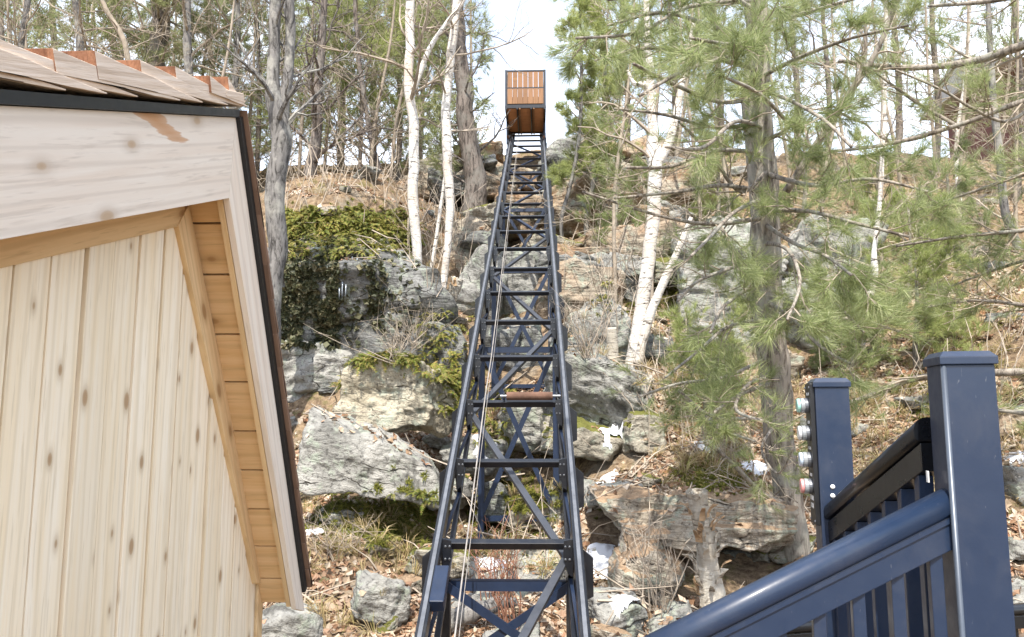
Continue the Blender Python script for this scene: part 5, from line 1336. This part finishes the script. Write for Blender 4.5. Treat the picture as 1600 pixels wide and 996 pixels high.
for i, p_ in enumerate(RL):
    bough(rp, p_, 5.6, 'bark_pine', 700+i, kids=(10, 4), ln=.46, size=.12, keep=(.25 if i in (0, 1, 2, 7, 10) else .45), stop=.25)
# slim trunks
tree([(1338, 595, 15), (1346, 540, 12), (1356, 480, 11), (1366, 425, 12), (1366, 390, 8), (1374, 320, 7), (1380, 220, 7), (1384, 60, 5), (1386, -60, 3)], 9.4, 'thin crooked pale trunk rising behind the control post', 'bark_birch', seed=23, nlimb=10, start=.3, limb=1.2, twig='twig_pale', kids=(4, 4))
tree([(1598, 440, 15), (1590, 390, 13), (1572, 335, 12), (1562, 250, 11), (1552, 150, 10), (1545, 30, 8), (1540, -80, 5)], 11, 'pale trunk in front of the red cabin leaning left', 'bark_grey', seed=24, nlimb=12, start=.3, limb=1.5, twig='twig_pale', kids=(5, 4))
tree([(1494, 245, 7), (1500, 180, 6), (1510, 110, 6), (1515, 0, 4)], 15, 'twin-stemmed thin birch left of the cabin', 'bark_birch', seed=25, nlimb=10, start=.2, limb=1.3, twig='twig_pale', kids=(4, 4))
tree([(880, 405, 6), (878, 340, 6), (890, 290, 6), (904, 220, 6), (908, 120, 5), (905, 0, 3)], 12.6, 'curved sapling beside the right rail with soft yellow green needles', 'bark_grey', 'pine', seed=26, nlimb=20, start=.5, limb=.6, nsize=.13, kids=(5, 3), keep=.8, needle='mid', nmat='needle_yel', name='pine_sapling', cat='young pine', limbr=.5)
tree([(917, 405, 8), (917, 340, 8), (925, 290, 8), (938, 230, 7), (945, 120, 5), (950, 10, 3)], 12.8, 'straighter sapling to the right of the curved one with light green needles', 'bark_grey', 'pine', seed=27, nlimb=26, start=.5, limb=.8, nsize=.13, kids=(5, 3), keep=.8, needle='mid', nmat='needle_yel', name='pine_sapling', cat='young pine', limbr=.5)
for i, (px, d, wv, top, sz) in enumerate([(940, 21, 16, -20, .2), (975, 20, 16, -120, .2), (1050, 18.5, 18, -150, .2), (1120, 21, 20, -100, .2), (1290, 17, 16, -150, .2), (1460, 18, 18, -140, .2), (1590, 15, 18, -140, .18), (1400, 24, 18, -60, .2), (1240, 23, 18, -60, .2)]):
    w_ = ['just right of the cab on the rim', 'behind the two saplings', 'behind the forked birch', 'between birch and big pine, far back', 'just right of the big pine trunk, far back', 'left of the red cabin', 'at the upper right edge before the cabin', 'far back left of the cabin, smaller', 'far behind the big pine trunk'][i]
    tree([(px, 300, wv*.65), (px+6, 160, wv*.55), (px-4, 20, wv*.4), (px, top, wv*.2)], d, 'green pine standing '+w_, 'bark_dark', 'pine', seed=120+i, nlimb=38 if i not in (4, 7) else 26, start=.2 if i < 4 else .3, limb=1.2 if i == 0 else 1.8, nsize=sz, kids=(5, 4), name='pine_tree', cat='pine', keep=.45 if i < 4 else .3, nmat='needle_far' if i > 2 else 'needle_yel', limbr=.22)
for i, px in enumerate(range(965, 1600, 45)):
    rg_ = np.random.default_rng(600+i); px += rg_.uniform(-10, 10); d = rg_.uniform(11, 17); l = rg_.uniform(-40, 40)
    tree([(px, 340, 6), (px+l*.3, 240, 5.5), (px+l, 110, 4), (px+l*1.3, -20, 2.5)], d, ORD[i]+' thin bare sapling from the left in the woodland right of the track', 'twig_pale' if i % 2 else 'twig', seed=170+i, nlimb=16, start=.05, limb=1.2, kids=(5, 3), name='sapling', cat='sapling', group='bare saplings in the woodland right of the track', curl=.25)
# low green pine growth on the right slope
for i, (px, py, d, lab) in enumerate([(1430, 480, 8.6, 'small bushy pine on the slope right of the thin pale trunk'), (1330, 540, 9.0, 'small bushy pine behind the control post'), (1100, 600, 8.0, 'young pine in front of the grey base block'), (960, 330, 12.5, 'young pine spreading over the wide ledge'), (1120, 290, 13.5, 'young pine high on the slope above the tall cliff face'), (1255, 285, 13, 'young pine above the pointed pale block'), (1370, 300, 12.5, 'young pine on the upper slope left of the cabin'), (1480, 340, 12, 'young pine just below the cabin deck'), (1420, 400, 10.5, 'young pine halfway down from the cabin to the tall post')]):
    tree([(px, py+60, 8), (px+3, py, 6), (px, py-70, 3)], d, lab, 'bark_pine', 'pine', seed=220+i, nlimb=18, start=.1, limb=.75, nsize=.11, kids=(5, 3), needle='mid', nmat='needle' if i % 2 else 'needle_yel', name='young_pine', cat='young pine', limbr=.5, keep=.8)

# bent brush in front of the broken trunk, red stems between the rails
def shrub(px, py, label, mat, n, h, seed, spread=.35):
    rg = np.random.default_rng(seed); hp, nn = toward(px, py)
    if hp is None: return
    root = empty('shrub', hp, label, 'shrub'); mb = MB()
    for _ in range(n):
        p = np.array(hp[:])+rg.normal(0, .04, 3)*[1, 1, 0]; dv = np.array([rg.normal(0, spread), rg.normal(0, spread*.7), 1]); l = h*rg.uniform(.5, 1.1)
        P3 = [p, p+dv*l*.4, p+dv*l*.75+rg.normal(0, .04, 3), p+dv*l+rg.normal(0, .09, 3)]
        mb.tube(P3, [.005, .004, .003, .0015], 4, False)
        for _k in range(3):
            q = P3[rg.integers(1, 3)]; mb.tube([q, q+rg.normal(0, .08, 3)+[0, 0, .08], q+rg.normal(0, .12, 3)+[0, 0, .18]], [.0025, .002, .001], 3, False)
    tag(mb.build('stems', M[mat], root, fixn=False), kind='stuff')
shrub(1035, 955, 'dry branching shrub in front of the log-shaped rock', 'twig_pale', 10, .6, 1)
shrub(800, 985, 'thin red stemmed shrub between the rails at the bottom', 'twig_red', 12, .6, 2, .25)
shrub(760, 960, 'second red stemmed shrub nearer the left rail', 'twig_red', 7, .6, 3, .25)
shrub(650, 540, 'tangle of bent twigs hanging below the cliff block', 'twig', 26, .6, 4, .9)
shrub(620, 570, 'low twig tangle above the ferny boulder', 'twig', 18, .45, 5, 1.)
shrub(1130, 720, 'dry shrub on the leaves between pointed stone and pine', 'twig_pale', 20, .5, 6, .7)
shrub(920, 560, 'dry shrub against the split grey rock', 'twig_pale', 18, .6, 7, .4)
shrub(520, 880, 'small dry shrub beside the shed eave', 'twig_pale', 14, .35, 8, .6)
# weathered log at bottom centre
lg = [P(698, 975, 5.0), P(735, 958, 5.05), P(775, 945, 5.1), P(806, 940, 5.15)]
lc = curve([np.array(p[:]) for p in lg], 20); mb = MB(); V, Q, T = tube_arrays(lc, np.interp(np.arange(20), [0, 10, 19], [.06, .055, .028]), 12); ctr = np.repeat(lc, 12, 0); V[:240] = ctr+(V-ctr)*(1+.3*vnoise(V*[16, 16, 16])[:, None]); mb.add(V, Q, T)
tag(mb.build('fallen_log', M['bark_grey'], smooth=True, fixn=False), 'short weathered grey log lying between the rails at the bottom', 'log')

# ------------------------------------------------------------------ red cabin on the hill
M['redlog'] = wood('red_log_siding', (.17, .06, .04), (.1, .035, .025), 'X', kscale=.5)
M['roofing'] = plain('cabin_roofing', (.36, .35, .33), .8, var=.3)
cb0 = P(1612, 300, 24); cab_ = empty('cabin', cb0, 'dark red log cabin with a railed deck on the hilltop at the right', 'cabin')
cx, cy_ = cb0.x, cb0.y; zb = P(1535, 250, 24).z; zt = P(1535, 88, 24).z
nlg = 18
for i in range(nlg):
    z = zb+(zt-zb)*(i+.5)/nlg; r_ = (zt-zb)/nlg/2
    a = max(0, i-nlg*.25)*.0
    mb = MB(); mb.tube([(cx-.3, cy_, z), (cx+6.5, cy_+.3, z)], [r_*1.04, r_*1.04], 8); mb.build('log', M['redlog'], cab_, smooth=True)
mb = MB(); mb.abox((cx-.25, cy_+.15, zb-1.6), (cx+6.5, cy_+4, zt)); mb.build('wall', M['redlog'], cab_)
mb = MB(); mb.prism([(cx-1.0, cy_-.7, zt-.1), (cx-1.0, cy_+4.6, zt-.1), (cx-1.0, cy_+2, zt+1.2)], (8, 0, 0)); mb.build('roof', M['roofing'], cab_)
mb = MB(); mb.abox((cx+1.4, cy_-.12, zb+1.0), (cx+2.5, cy_-.02, zb+2.3)); f = mb.build('window', M['white'], cab_)
mb = MB(); mb.abox((cx+1.5, cy_-.14, zb+1.1), (cx+2.4, cy_-.121, zb+2.2)); mb.build('pane', plain('dark_glass', (.03, .04, .05), .08), f)
dz0 = P(1535, 232, 22.5).z; dzt = P(1535, 192, 22.5).z
mb = MB(); mb.abox((cx-.4, cy_-1.6, dz0-.2), (cx+6.5, cy_-.15, dz0-.05)); mb.build('deck', M['redlog'], cab_)
for i in range(5):
    X = cx-.3+i*1.6; mb = MB(); mb.abox((X, cy_-1.5, dz0-3), (X+.12, cy_-1.38, dz0-.21)); mb.build('deck_post', M['redlog'], cab_)
M['rail_red'] = plain('weathered_rail', (.5, .33, .27), .7, var=.3)
for z in (dz0+.05, dzt):
    mb = MB(); mb.abox((cx-.4, cy_-1.6, z), (cx+6.5, cy_-1.5, z+.07)); mb.build('deck_rail', M['rail_red'], cab_)
X = cx-.35
while X < cx+6.4:
    mb = MB(); mb.abox((X, cy_-1.57, dz0+.12), (X+.07, cy_-1.53, dzt)); mb.build('baluster', M['rail_red'], cab_); X += .2

print('tris', sum(len(o.data.polygons) for o in S.objects if o.type == 'MESH'), 'objs', len(S.objects))
